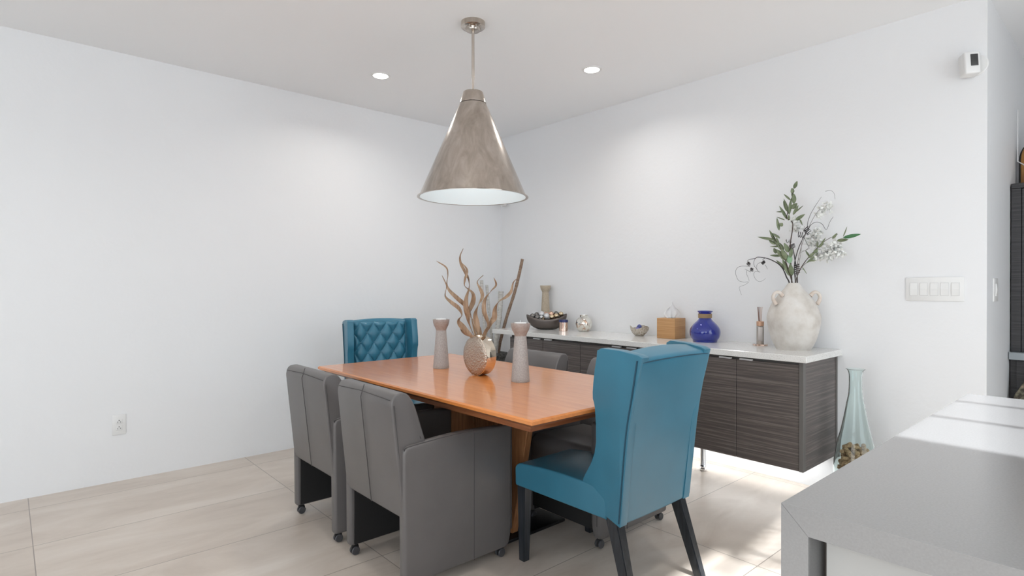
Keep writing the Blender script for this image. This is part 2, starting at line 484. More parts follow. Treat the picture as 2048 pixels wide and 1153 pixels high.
# ------------------------------------------------------------------ grey tub dining chairs (front is +x)
def make_grey_chair(label):
    t = thing('tub_dining_chair', label, 'chair', group='grey leather chairs at the table')
    W = 0.26
    side = rounded([(-.285, .045), (-.29, .602), (-.02, .618), (.286, .603), (.284, .12), (.265, .045)], [.02, .035, .10, .02, .03, .03], 6)
    for s in (-1, 1):
        y0, y1 = (s * W, s * (W - .045)) if s < 0 else (W - .045, W)
        p = obj('side_panel', prism(side, min(y0, y1), max(y0, y1), 'y', .014, 3), M['grey_leather'], t)
        iy = s * (W - .048)
        obj('inner_panel', prism([(-.265, .055), (-.265, .33), (.235, .33), (.235, .055)], iy - .004, iy + .004, 'y'), M['black_board'], t, smooth=False, label='black inner face of the side panel')
        ys = s * (W + .0005)
        path = [(.062, ys, .05), (.062, ys, .595), (.062, s * (W - .006), .613)]
        obj('seam', tb(path, .0016, 6), M['grey_seam'], p)
        pts = [(-.283, ys - s * .007, .585), (-.26, ys - s * .006, .6), (-.02, ys - s * .006, .610), (.272, ys - s * .006, .596), (.283, ys - s * .006, .58), (.284, ys - s * .006, .12)]
        obj('piping', tb(smoothprof(pts, 5), .002, 6), M['grey_seam'], p)
    # backrest: leans a little backwards
    wi = W - .012
    prof = rounded([(-.285, .315), (-.335, .775), (-.322, .812), (-.262, .818), (-.225, .76), (-.13, .46), (-.13, .315)], [.01, .03, .03, .03, .03, .03, .01], 5)
    def wp(co):
        k = max(0, (co.z - .62) / .2)
        return (co.x - .006 * (1 - (co.y / wi) ** 2), co.y * (1 - .03 * k), co.z + (.008 * (1 - (co.y / wi) ** 2) if co.z > .7 else 0))
    bk = obj('backrest', prism(prof, -wi, wi, 'y', .022, 4, wp), M['grey_leather'], t)
    def backx(z): return -.285 - .05 * (z - .315) / .46
    obj('seam', tb([(backx(z) - .0065, 0.0, z) for z in (.32, .45, .6, .70, .775)] + [(-.325, 0, .824)], .0018, 6), M['grey_seam'], bk)
    for s in (-1, 1):
        obj('seam', tb([(backx(z) + .012, s * (wi - .004), z) for z in (.33, .5, .64, .77)], .0018, 6), M['grey_seam'], bk)
    pts = [(-.20, -wi + .002, .62), (-.235, -wi + .03, .72), (-.255, -wi + .075, .80)]
    obj('seam', tb(smoothprof(pts, 5), .002, 6), M['grey_seam'], bk)
    pts = [(p[0], -p[1], p[2]) for p in pts]
    obj('seam', tb(smoothprof(pts, 5), .002, 6), M['grey_seam'], bk)
    obj('piping', tb([(-.332, -wi + .02, .79), (-.338, 0, .80), (-.332, wi - .02, .79)], .0018, 6), M['grey_seam'], bk)
    seat = rounded([(-.20, .33), (-.20, .45), (.24, .465), (.275, .43), (.27, .30), (.18, .30)], [.0, .03, .05, .03, .02, .02], 5)
    st = obj('seat', prism(seat, -(W - .055), W - .055, 'y', .02, 3), M['grey_leather'], t)
    obj('front_panel', bx(.235, .25, -(W - .05), W - .05, .08, .31), M['black_board'], t, smooth=False, label='black panel under the seat front')
    obj('base_board', bx(-.27, .24, -(W - .05), W - .05, .305, .33), M['black_board'], t, smooth=False, label='black underside board')
    for sx in (-.255, .235):
        for s in (-1, 1):
            c = thing_child('caster', t, (sx, s * (W - .03), 0))
            obj('caster_housing', prism(rounded([(-.020, .022), (-.016, .046), (.016, .046), (.020, .022)], .008, 3), -.006, .006, 'y', .002, 2), M['rubber'], c)
            for q in (-1, 1):
                bm = bmesh.new()
                lathe(bm, [(0, -.005), (.017, -.005), (.0195, -.002), (.0195, .002), (.017, .005), (0, .005)], 20)
                bmesh.ops.rotate(bm, verts=bm.verts, cent=(0, 0, 0), matrix=Matrix.Rotation(PI / 2, 3, 'X'))
                bmesh.ops.translate(bm, verts=bm.verts, vec=(0, q * .011, .0195))
                obj('wheel', bm, [M['grey_plastic']], c)
    return t

def thing_child(name, parent, loc):
    o = bpy.data.objects.new(name, None); o.empty_display_size = .02
    C.objects.link(o); o.parent = parent; o.location = loc
    return o

gc = make_grey_chair('grey leather tub chair nearest the camera, whole right side panel in view')
gc.location = (1.458, 2.215, 0)
dup(gc, (1.458, 2.852, 0), 0, 'grey leather tub chair on the left end of the row, nearest the bare wall')
dup(gc, (2.325, 2.69, 0), PI, 'grey leather tub chair across the table, back seen beside the right candle holder')
dup(gc, (2.335, 1.965, 0), PI, 'grey leather tub chair across the table, mostly hidden behind the near blue chair')

# ------------------------------------------------------------------ blue wing chairs (front is +y), z up
def make_blue_chair(label):
    t = thing('wingback_dining_chair', label, 'chair', group='blue leather wingback chairs')
    HW = 0.243
    def flare(co, s):
        k = max(0.0, min(1.0, (co.y + .33) / .2)) * max(0, min(1, (co.z - .45) / .3))
        return (co.x + s * .022 * k, co.y, co.z)
    wing = [(-.265, .325), (-.272, .36), (-.305, .67), (-.335, .84), (-.363, .955), (-.350, .985), (-.19, 1.0), (-.168, .965), (-.152, .86), (-.150, .80), (-.160, .765), (-.160, .63), (-.135, .55), (-.098, .49), (-.078, .44), (-.086, .335)]
    wing = [tuple(v) for v in smoothprof(wing, 2)][:-1]
    for s in (-1, 1):
        x0, x1 = sorted((s * HW, s * (HW - .045)))
        o = obj('wing', prism(wing, x0, x1, 'x', .014, 3, lambda co, s=s: flare(co, s)), M['blue_leather'], t)
        pth = [(-.268, .34), (-.30, .67), (-.33, .84), (-.352, .965)]
        pts = [(s * (HW + .003), y + .004, z) for y, z in pth]
        obj('piping', tb(smoothprof(pts, 5), .003, 6), M['blue_seam'], o)
    # back slab with a crowned top
    hb = HW - .012
    prof = [(-.262, .325), (-.302, .67), (-.335, .84), (-.364, .955), (-.355, .972), (-.27, .99), (-.255, .97), (-.20, .45), (-.19, .325)]
    def crown(co):
        k = 1 - (co.x / hb) ** 2
        return (co.x, co.y - .006 * k * (1 if co.y < -.25 else 0), co.z + ((.014 if co.y > -.33 else .006) * k if co.z > .9 else 0))
    bm = prism(rounded(prof, [.01, 0, 0, .01, .01, .02, .02, 0, .01], 3), -hb, hb, 'x')
    res = bmesh.ops.bisect_plane  # keep the slab in strips so that the crown bends smoothly
    for k in range(-5, 6):
        res(bm, geom=bm.verts[:] + bm.edges[:] + bm.faces[:], plane_co=(k * hb / 6, 0, 0), plane_no=(1, 0, 0))
    for v in bm.verts: v.co = Vector(crown(v.co))
    back = obj('backrest', bm, M['blue_leather'], t)
    pts = [(x * hb, -.362 - .006 * (1 - x * x), .958 + .006 * (1 - x * x)) for x in (-1, -.6, -.2, .2, .6, 1)]
    obj('piping', tb(smoothprof(pts, 4), .0025, 6), M['blue_seam'], back)
    # tufted inner panel
    nx, nz = 110, 130
    wx, z0, z1 = hb - .036, .44, .978
    a, c = .049, .072          # half pitch of the diamonds
    bm = bmesh.new()
    grid = []
    for j in range(nz + 1):
        row = []
        for i in range(nx + 1):
            x = -wx + 2 * wx * i / nx
            z = z0 + (z1 - z0) * j / nz
            u = (x / a + (z - .90) / c) / 1.0
            v = (x / a - (z - .90) / c) / 1.0
            su, sv = abs(math.sin(PI * u / 2 + PI / 4 * 0)), abs(math.sin(PI * v / 2))
            f = (su * sv) ** .42
            eh = min(1, (wx - abs(x)) / .02) * min(1, (z1 - z) / .02)
            f = f * (eh ** .5 if eh > 0 else 0)
            basey = -.255 + (0.055) * (0.97 - z) / .52
            row.append(bm.verts.new((x, basey + .004 + .026 * f, z)))
        grid.append(row)
    for j in range(nz):
        for i in range(nx):
            bm.faces.new((grid[j][i], grid[j][i + 1], grid[j + 1][i + 1], grid[j + 1][i]))
    tp = obj('tufted_panel', bm, M['blue_leather'], t, angle=80, label='diamond-tufted front of the backrest')
    n = 0
    for jj in range(-6, 2):
        for ii in range(-4, 5):
            if (ii + jj) % 2: continue
            x, z = ii * a, .90 + jj * c
            if abs(x) < wx - .015 and z0 + .02 < z < z1 - .02:
                bm = bmesh.new()
                bmesh.ops.create_uvsphere(bm, u_segments=12, v_segments=8, radius=.0085)
                for v in bm.verts: v.co.y *= .5
                bmesh.ops.translate(bm, verts=bm.verts, vec=(x, -.255 + .055 * (.97 - z) / .52 + .006, z))
                obj('button', bm, M['blue_leather'], tp)
    seat = rounded([(-.20, .335), (-.20, .455), (.10, .458), (.30, .440), (.325, .42), (.322, .335)], [.0, .0, .1, .03, .02, .01], 5)
    st = obj('seat', prism(seat, -(HW + .002), HW + .002, 'x', .02, 4), M['blue_leather'], t)
    pts = []
    for s in (-1, 1):
        obj('piping', tb([(s * (HW - .004), -.07, .448), (s * (HW - .004), .10, .451), (s * (HW - .004), .29, .432)], .0022, 6), M['blue_seam'], st)
    for s in (-1, 1):
        for front in (True, False):
            bm = bmesh.new()
            if front:
                top = [(s * .24, .315), (s * .192, .315), (s * .192, .265), (s * .24, .265)]
                bot = [(s * .243, .300), (s * .208, .300), (s * .208, .265), (s * .243, .265)]
            else:
                top = [(s * .236, -.19), (s * .19, -.19), (s * .19, -.245), (s * .236, -.245)]
                bot = [(s * .250, -.305), (s * .216, -.305), (s * .216, -.345), (s * .250, -.345)]
            vt = [bm.verts.new((*p, .345)) for p in top]
            vb = [bm.verts.new((*p, 0.0)) for p in bot]
            bm.faces.new(vt); bm.faces.new(vb)
            for k in range(4): bm.faces.new((vt[k], vt[(k + 1) % 4], vb[(k + 1) % 4], vb[k]))
            bmesh.ops.recalc_face_normals(bm, faces=bm.faces)
            bmesh.ops.bevel(bm, geom=bm.edges[:], offset=.003, segments=2, affect='EDGES')
            obj('leg', bm, M['black_wood'], t)
    return t

bc = make_blue_chair('blue leather wingback chair in the foreground, back turned to the camera')
bc.location = (1.975, 1.60, 0)
dup(bc, (2.02, 3.545, 0), PI - .18, 'blue leather wingback chair at the far table end, tufted front facing us')

# ------------------------------------------------------------------ dining table
t = thing('dining_table', 'orange-brown cherry wood dining table with a long rectangular top', 'table', (1.884, 2.394, 0))
TX, TY, TZ = .486, .93, .76
bm = bmesh.new()
lay = [(TX - .006, TY - .006, TZ), (TX, TY, TZ - .006), (TX, TY, TZ - .018)]
rings = []
for hx, hy, z in lay:
    rings.append([bm.verts.new((sx * hx, sy * hy, z)) for sx, sy in ((-1, -1), (1, -1), (1, 1), (-1, 1))])
bm.faces.new(rings[0])
for a_, b_ in zip(rings, rings[1:]):
    for k in range(4): bm.faces.new((a_[k], a_[(k + 1) % 4], b_[(k + 1) % 4], b_[k]))
bm.faces.new(rings[-1][::-1])
obj('tabletop', bm, M['cherry'], t, smooth=False)
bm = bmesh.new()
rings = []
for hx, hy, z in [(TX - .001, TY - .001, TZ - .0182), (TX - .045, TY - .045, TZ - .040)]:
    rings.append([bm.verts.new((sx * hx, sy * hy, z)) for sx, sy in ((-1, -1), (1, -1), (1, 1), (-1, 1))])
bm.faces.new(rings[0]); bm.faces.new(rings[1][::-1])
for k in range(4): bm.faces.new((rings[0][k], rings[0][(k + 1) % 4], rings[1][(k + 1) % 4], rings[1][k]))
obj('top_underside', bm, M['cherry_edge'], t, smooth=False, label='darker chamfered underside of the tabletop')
for sy in (-1, 1):
    # broad board legs standing on the base plate, spreading towards the ends at the top
    bm = prism([(sy * .445, TZ - .041), (sy * .003, TZ - .041), (sy * .003, .017), (sy * .30, .017)], -.019, .019, 'x')
    bmesh.ops.bevel(bm, geom=bm.edges[:], offset=.002, segments=1, affect='EDGES')
    obj('leg', bm, M['leg_wood'], t, smooth=False)
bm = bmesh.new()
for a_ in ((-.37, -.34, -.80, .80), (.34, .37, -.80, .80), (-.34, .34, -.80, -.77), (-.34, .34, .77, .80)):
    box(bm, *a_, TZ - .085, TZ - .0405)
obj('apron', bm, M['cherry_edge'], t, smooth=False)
obj('base_plate', bx(-.316, .316, -.345, .31, .0, .016, bev=.004), M['black_metal'], t, label='square black steel base plate')

# ------------------------------------------------------------------ candle holders
def candle_holder(loc, label, h=.286, body=None, cup=None, cs=1.0, flame=True):
    t = thing('candle_holder', label, 'candle holder', loc, group='pedestal candle holders')
    k = h
    zc = h - .064
    p1 = [(0, 0), (.0450, 0), (.0465, .003), (.0455, .02), (.0385, zc * .52), (.0300, zc - .004), (.0295, zc)]
    obj('pedestal', lathe(bmesh.new(), p1 + [(0, zc)], 40), body or M['ceramic_grey'], t)
    p2 = [(0, zc), (.0295, zc), (.0315, zc + .008), (.036, zc + .018), (.0425, zc + .030), (.0465, zc + .044), (.0490, h - .002), (.0485, h), (.041, h), (.036, h - .016), (0, h - .018)]
    obj('cup', lathe(bmesh.new(), p2, 40), cup or M['ceramic_taupe'], t, label='smoother darker cup')
    if flame:
        c = tag(obj('tealight_candle', lathe(bmesh.new(), [(0, h - .0175), (.030, h - .0175), (.031, h + .003), (.027, h + .002), (0, h + .001)], 28), M['wax'], loc=loc),
                'white tealight candle in the cup of the %s' % flame, 'candle', 'tealight candles')
        obj('wick', tb([(0, 0, h), (.001, 0, h + .014)], .0009, 6), M['wax'], c)
    return t
candle_holder((1.905, 2.765, TZ), 'grey speckled candle holder left of the ribbon-leaf vase on the table', flame='left candle holder on the table')
candle_holder((1.935, 2.110, TZ), 'grey speckled candle holder on the table right of the vase, larger in view', h=.294, flame='right candle holder on the table')
candle_holder((3.665, 3.66, ZC), 'sand-coloured candle holder on the credenza behind the boat-shaped bowl', h=.385, body=M['ceramic_sand'], cup=M['ceramic_sand'], flame=False)

# ------------------------------------------------------------------ disc vase with dried ribbon leaves
RT = Vector((.747, -.665, 0)); FW = Vector((.665, .747, 0))
v0 = Vector((1.915, 2.415, TZ))
t = thing('disc_vase', 'round flat hammered champagne metal vase in the middle of the table', 'vase', v0)
bm = bmesh.new()
R = .104
def disc_ring(x, sc_, n=64):
    out = []
    for k in range(n):
        a = 2 * PI * k / n
        y, z = R * sc_ * math.sin(a), R + R * sc_ * math.cos(a)
        z = max(z, .0 + (1 - sc_) * .03)
        z *= 1.02
        out.append((x, y * (1.0), z))
    return out
T2 = .033
def ringset(bm, xs):
    rs = [[bm.verts.new(p) for p in disc_ring(x, s)] for x, s in xs]
    for a_, b_ in zip(rs, rs[1:]):
        n = len(a_)
        for k in range(n): bm.faces.new((a_[k], a_[(k + 1) % n], b_[(k + 1) % n], b_[k]))
    return rs
for s in (-1, 1):
    bm = bmesh.new()
    rs = ringset(bm, [(s * (T2 - .004), .985), (s * (T2 + .004), .93), (s * (T2 + .008), .75), (s * (T2 + .011), .4)])
    c_ = bm.verts.new((s * (T2 + .012), 0, R))
    n = len(rs[-1])
    for k in range(n): bm.faces.new((rs[-1][k], rs[-1][(k + 1) % n], c_))
    obj('face', bm, M['hammered'], t, angle=60, label='hammered round face')
bm = bmesh.new()
ringset(bm, [(-T2 + .002, .975), (-T2 * .9, 1.0), (-T2 * .4, .985), (0, .98), (T2 * .4, .985), (T2 * .9, 1.0), (T2 - .002, .975)])
obj('rim_band', bm, M['polished'], t, angle=60, label='polished mirror-like edge band')
bm = bmesh.new()
lathe(bm, [(.024, .203), (.022, .208), (.022, .216), (.0245, .219), (.021, .219), (.018, .21), (.018, .204)], 24)
obj('mouth', bm, M['polished'], t)

SC = .002706
ribs = [
 [(590,1010),(560,930),(510,850),(440,760),(410,670),(330,590),(240,500),(208,420),(215,320),(190,240),(80,170)],
 [(530,990),(455,870),(440,780),(425,680),(430,580),(455,480),(450,380),(410,300),(360,200),(355,120),(395,42)],
 [(470,990),(390,900),(345,830),(380,760),(340,690),(260,630),(196,560),(215,450),(170,335)],
 [(540,1000),(480,800),(460,720),(495,620),(490,530),(410,450),(410,380),(432,270),(345,170)],
 [(570,1000),(540,880),(520,760),(560,650),(600,560),(575,480),(540,400),(605,328)],
 [(590,1000),(640,930),(660,850),(620,720),(630,600),(690,510),(752,440),(728,360)],
 [(600,1000),(690,860),(730,800),(740,700),(780,620),(860,570),(915,510),(940,410),(1000,355)],
 [(560,1010),(470,1005),(370,930),(337,840)],
]
mo = v0 + Vector((0, 0, .205))
for q, pl in enumerate(ribs):
    pts = []
    nn = len(pl)
    for i, (px, py) in enumerate(pl):
        s = (px - 570) / 5.49 * SC
        z = (1010 - py) / 5.49 * SC + .0
        dpt = (.028 * math.sin(q * 2.1 + i * .8) + .03 * math.cos(q * 1.7)) * min(1, i / 3)
        if i == 0: s = max(-.012, min(.012, s)); z = -.03
        pts.append(RT * s + FW * dpt + Vector((0, 0, z)))
    path = smoothprof(pts, 7)
    bm = bmesh.new()
    prevL = None
    L = len(path)
    rows = []
    for i, p in enumerate(path):
        f = i / (L - 1)
        tdir = (path[min(i + 1, L - 1)] - path[max(i - 1, 0)]).normalized()
        wd = .033 * min(1, f * 5 + .35) * (1 - f) ** .6 + .0015
        ang = q * 1.3 + f * 6.5
        a_ = tdir.cross(FW).normalized(); b_ = tdir.cross(a_).normalized()
        wv = a_ * math.cos(ang) * 1.0 + b_ * math.sin(ang)
        nv = tdir.cross(wv)
        th = .0011
        rows.append([bm.verts.new(p + wv * wd * .5 * u + nv * (th * k + .0016 * (u * u - .5))) for u, k in ((-1, 0), (-.5, 1), (0, 1.2), (.5, 1), (1, 0), (.5, -1), (0, -1.2), (-.5, -1))])
    for u, v in zip(rows, rows[1:]):
        for k in range(8): bm.faces.new((u[k], u[(k + 1) % 8], v[(k + 1) % 8], v[k]))
    bm.faces.new(rows[0]); bm.faces.new(rows[-1][::-1])
    names = ['curling far to the upper left', 'tallest of all', 'short strand at the left', 'twined beside the tallest',
             'curving up mid-bunch', 'pointed, right of centre', 'sweeping far right', 'lowest, left of the mouth']
    o = obj('dried_ribbon_leaf', bm, M['dry_leaf'], loc=mo, angle=70)
    tag(o, 'twisted dried brown ribbon leaf in disc vase, %s' % names[q], 'dried leaf', 'ribbon leaves in the disc vase')

# ------------------------------------------------------------------ pendant lamp
pc = (1.967, 2.540, 0)
t = thing('pendant_lamp', 'large cone-shaped brushed nickel pendant lamp hanging over the table', 'lamp', (pc[0], pc[1], H))
def PZ(z): return z - H
obj('canopy', lathe(bmesh.new(), [(0, PZ(H)), (.068, PZ(H)), (.068, PZ(H - .026)), (.062, PZ(H - .031)), (.042, PZ(H - .033)), (.038, PZ(H - .048)), (.014, PZ(H - .052)), (0, PZ(H - .052))], 48), M['nickel'], t)
for a in (-2.6, -1.9):
    bm = bmesh.new()
    lathe(bm, [(0, PZ(H - .044)), (.005, PZ(H - .044)), (.005, PZ(H - .031)), (0, PZ(H - .031))], 12, .053 * math.cos(a), .053 * math.sin(a))
    obj('screw', bm, M['nickel'], t)
obj('stem', lathe(bmesh.new(), [(0, PZ(H - .05)), (.0085, PZ(H - .05)), (.0085, PZ(2.41)), (.0065, PZ(2.40)), (.0065, PZ(2.325)), (0, PZ(2.325))], 24), M['nickel'], t)
obj('cap', lathe(bmesh.new(), [(0, PZ(2.335)), (.050, PZ(2.335)), (.056, PZ(2.331)), (.074, PZ(2.272)), (.074, PZ(2.268)), (0, PZ(2.268))], 64), M['nickel'], t)
sh = obj('shade', lathe(bmesh.new(), [(.070, PZ(2.266)), (.0755, PZ(2.264)), (.30, PZ(1.745)), (.312, PZ(1.741)), (.312, PZ(1.738)), (.300, PZ(1.739)), (.298, PZ(1.741)), (.285, PZ(1.776)), (.284, PZ(1.776)), (.072, PZ(2.262))], 128), M['nickel'], t)
obj('shade_lining', lathe(bmesh.new(), [(.2985, PZ(1.7395)), (.2965, PZ(1.7395)), (.070, PZ(2.258)), (0, PZ(2.258)), ], 96), M['shade_in'], t, label='white enamelled inside of the shade')
bm = bmesh.new()
lathe(bm, [(0, PZ(1.94)), (.025, PZ(1.95)), (.038, PZ(1.985)), (.03, PZ(2.03)), (.016, PZ(2.06)), (.016, PZ(2.12)), (0, PZ(2.12))], 32)
obj('bulb', bm, M['bulb'], t)
L = bpy.data.lights.new('pendant_bulb_light', 'POINT'); L.energy = 1.3; L.shadow_soft_size = .04; L.color = (.93, .98, 1)
lo = bpy.data.objects.new('pendant_bulb_light', L); C.objects.link(lo); lo.location = (pc[0], pc[1], 1.90)

# recessed downlights
def downlight(x, y, label):
    t = thing('recessed_downlight', label, 'light', (x, y, H), group='recessed ceiling lights')
    obj('trim_ring', lathe(bmesh.new(), [(.051, -.001), (.053, -.005), (.066, -.004), (.068, 0)], 40), M['white_plastic'], t)
    obj('diffuser', lathe(bmesh.new(), [(0, -.003), (.052, -.003)], 40), M['lamp_on'], t, label='glowing round diffuser')
    L = bpy.data.lights.new('downlight_light', 'AREA'); L.shape = 'DISK'; L.size = .1; L.energy = 5; L.color = (1, .97, .93); L.spread = math.radians(150)
    lo = bpy.data.objects.new('downlight_light', L); C.objects.link(lo); lo.location = (x, y, H - .01)
downlight(1.975, 3.61, 'glowing round recessed ceiling light left of the pendant stem')
downlight(3.00, 2.548, 'glowing round recessed ceiling light right of the pendant stem')

downlight(0.95, 1.55, 'added unseen ceiling light over the near side of the room, for pendant highlights')  # this and those below are added out of view to streak the pendant
downlight(1.97, 0.50, 'added unseen ceiling light above the kitchen island, for pendant highlights')
downlight(-0.20, 2.55, 'added unseen ceiling light over the open left side of the room, for pendant highlights')

# ------------------------------------------------------------------ wall-hung credenza: three double cabinets under one quartz top
CX = 3.235
def cabinet(y0, y1, label, end=False):
    t = thing('wall_cabinet', label, 'cabinet', (CX, y0, .225), group='wall-hung cabinets')
    w_, d_, h_ = y1 - y0, XW - CX, .60
    obj('body', bx(.02, d_, 0.001, w_ - .001, 0, h_ - .001), M['cab_edge'], t, smooth=False)
    m_ = w_ / 2
    off = .02 if end else 0
    if end: m_ = 1.634 - y0
    for k, (a, b) in enumerate([(off + .002, m_ - .0015), (m_ + .0015, w_ - .0015)]):
        d = obj('door', bx(0, .019, a, b, .001, h_ - .018, bev=.0012, seg=1), M['cab_front'], t, smooth=False)
        hy = (m_ - .10) if k == 0 else (m_ + .028)
        obj('handle', bx(-.012, .004, hy, hy + .075, h_ - .0175, h_ - .0085), M['satin'], d, smooth=False, label='slim satin tab pull on the door top')
    if end:
        obj('corner_post', bx(-.004, .03, -.003, off, 0, h_ - .001, bev=.001, seg=1), M['cab_edge'], t, smooth=False)
        obj('end_panel', bx(.03, d_ - .02, -.002, .003, 0, h_ - .001), M['cab_front'], t, smooth=False, label='grained panel on the exposed end')
        obj('rear_post', bx(d_ - .02, d_, -.006, .003, -.004, h_ - .001), M['cab_edge'], t, smooth=False)
        bm = bmesh.new(); lathe(bm, [(0, 0), (.022, 0), (.024, .004), (.024, .014), (.018, .02), (.018, .026), (.023, .032), (.02, .042), (.0195, .226), (0, .226)], 28)
        obj('support_leg', bm, M['chrome'], t, loc=(.27, .745, -.225), label='round chrome support leg')
    return t
cabinet(1.255, 2.04, 'grey-brown wall-hung cabinet at the right end, exposed side panel in view', True)
cabinet(2.04, 2.86, 'grey-brown wall-hung cabinet in the middle of the three, behind the near blue chair')
cabinet(2.86, 3.66, 'grey-brown wall-hung cabinet at the far left end, nearest the room corner')
tag(obj('countertop', bx(3.20, XW, 1.225, 3.86, .826, ZC, bev=.002, seg=1), M['quartz'], smooth=False),
    'long white speckled quartz countertop over the wall-hung cabinets', 'countertop')

# ------------------------------------------------------------------ things on the credenza
# big whitewashed jar
jx, jy = 3.533, 1.426
t = thing('clay_jar', 'big whitewashed clay jar with two ear handles on the right end of the credenza', 'vase', (jx, jy, ZC))
prof = [(0, 0), (.088, 0), (.096, .005), (.118, .048), (.136, .109), (.1475, .178), (.142, .217), (.118, .278), (.083, .328), (.052, .364), (.036, .388), (.030, .397), (.024, .395), (.024, .375), (.05, .350), (.09, .30), (.12, .25), (.125, .2), (.10, .08), (.08, .02), (0, .02)]
obj('body', lathe(bmesh.new(), [tuple(v) for v in smoothprof(prof, 3)], 64), M['terra'], t, angle=60)
for s in (-1, 1):
    pts = [(s * .082, .320), (s * .102, .340), (s * .123, .340), (s * .138, .320), (s * .136, .294), (s * .122, .270)]
    P3 = [RT * a + FW * (-.035) + Vector((0, 0, z)) for a, z in pts]
    pp = smoothprof(P3, 6)
    obj('handle', tb(pp, [.0125 - .003 * math.sin(PI * i / (len(pp) - 1)) for i in range(len(pp))], 12), M['terra_pink'], t, label='thick pinkish ear handle')

# stems, leaves and tendrils in the jar
jm = Vector((jx, jy, ZC + .40))
S2 = .00300 / 4.433          # metres per traced unit
def W2(px, py, d=0.0):       # traced units -> position about the jar mouth, on an upright sheet parallel to the wall
    n = px - 385
    k = 1 / (1 + .0001432 * n)
    return Vector((d, -.0006545 * n * k, (1033 - py) * .000677 * k - .022))
def leafmesh(bm, p, d, ln, wd, tw=0.0, curl=.15):
    d = d.normalized()
    a = d.cross(FW)
    if a.length < .05: a = RT.copy()
    a.normalize()
    nv = d.cross(a).normalized()
    a = (a * math.cos(tw) + nv * math.sin(tw)).normalized()
    nv = d.cross(a).normalized()
    n = 7
    top, prev = [], None
    for i in range(n + 1):
        f = i / n
        w_ = wd * .5 * (math.sin(PI * min(1, f ** .8)) ** .8 if 0 < f < 1 else 0)
        c_ = p + d * ln * f + nv * (curl * ln * f * f)
        if i in (0, n): r = [bm.verts.new(c_)]
        else: r = [bm.verts.new(c_ - a * w_ + nv * .12 * w_), bm.verts.new(c_ - nv * .1 * w_), bm.verts.new(c_ + a * w_ + nv * .12 * w_)]
        if prev:
            if len(prev) == 1: bm.faces.new((prev[0], r[0], r[1])); bm.faces.new((prev[0], r[1], r[2]))
            elif len(r) == 1: bm.faces.new((prev[0], r[0], prev[1])); bm.faces.new((prev[1], r[0], prev[2]))
            else:
                bm.faces.new((prev[0], r[0], r[1], prev[1])); bm.faces.new((prev[1], r[1], r[2], prev[2]))
        prev = r
U = lambda px, py: (px, py)
def branch(label, path, leaves, r0, dps, m_stem='stem', leafmats=None, name='leafy_branch'):
    pts = [W2(px, py, dps * i / len(path)) for i, (px, py) in enumerate(path)]
    pts = [Vector((pts[0].x * .4, pts[0].y * .4, -.16))] + pts
    pp = smoothprof(pts, 6)
    n = len(pp)
    t = obj_root(name, label)
    obj('stem', tb(pp, [r0 * (1 - .75 * i / n) for i in range(n)], 7), M[m_stem], t)
    groups = {}
    for lf in leaves:
        (x0, y0, x1, y1, wd) = lf[:5]
        mm = lf[5] if len(lf) > 5 else 'leaf'
        groups.setdefault(mm, []).append((x0, y0, x1, y1, wd))
    for mm, ls in groups.items():
        bm = bmesh.new()
        for (x0, y0, x1, y1, wd) in ls:
            f = max(0, min(1, (1025 - y0) / 950)) * dps
            a = W2(x0, y0, f); b = W2(x1, y1, f + random.uniform(-.02, .02))
            leafmesh(bm, a, b - a, (b - a).length, min(wd, 36) * S2 * 1.2, random.uniform(-.5, .5), random.uniform(-.12, .12))
        o = obj('foliage', bm, M[mm], t, smooth=True)
        sm = o.modifiers.new('thick', 'SOLIDIFY'); sm.thickness = .0008
        if mm != 'leaf': o['label'] = 'brighter green leaf'
    return t
def obj_root(name, label):
    return thing(name, label, 'branch', jm, group='branches in the clay jar')
branch('tall sage-green leafy branch rising straight up from the clay jar',
       [(370, 1025), (360, 860), (350, 680), (372, 480), (318, 420), (350, 300), (368, 200), (385, 130)],
       [(375, 165, 410, 95, 26), (365, 210, 368, 160, 30), (375, 300, 392, 210, 34), (350, 270, 285, 210, 14), (330, 390, 300, 250, 26), (335, 400, 352, 250, 26), (318, 370, 278, 275, 22),
        (318, 440, 265, 318, 30), (300, 368, 228, 374, 12), (355, 345, 400, 290, 34), (370, 400, 415, 310, 22), (385, 380, 470, 318, 10), (385, 450, 475, 390, 26),
        (430, 435, 455, 490, 12), (300, 445, 218, 412, 10), (250, 540, 222, 425, 24), (255, 500, 275, 470, 30), (360, 200, 385, 270, 24), (330, 450, 345, 400, 20)], .0045, .02)
branch('dense sage-green leafy branch leaning left out of the clay jar',
       [(375, 1025), (345, 900), (310, 780), (260, 660), (200, 590)],
       [(230, 625, 68, 596, 24), (245, 665, 165, 535, 22), (232, 665, 170, 625, 26), (270, 610, 195, 560, 30), (255, 690, 235, 600, 26), (290, 680, 180, 685, 14),
        (300, 720, 250, 640, 36), (345, 735, 320, 650, 60), (330, 800, 290, 700, 70), (300, 780, 245, 705, 34), (235, 745, 205, 690, 24), (280, 765, 180, 762, 20),
        (350, 830, 310, 740, 60), (350, 835, 355, 745, 38, 'leaf_mint'), (330, 880, 285, 800, 55), (335, 900, 240, 800, 24), (365, 950, 300, 830, 50), (375, 940, 360, 830, 40), (320, 800, 270, 760, 30), (360, 780, 365, 690, 30)], .0045, -.03)
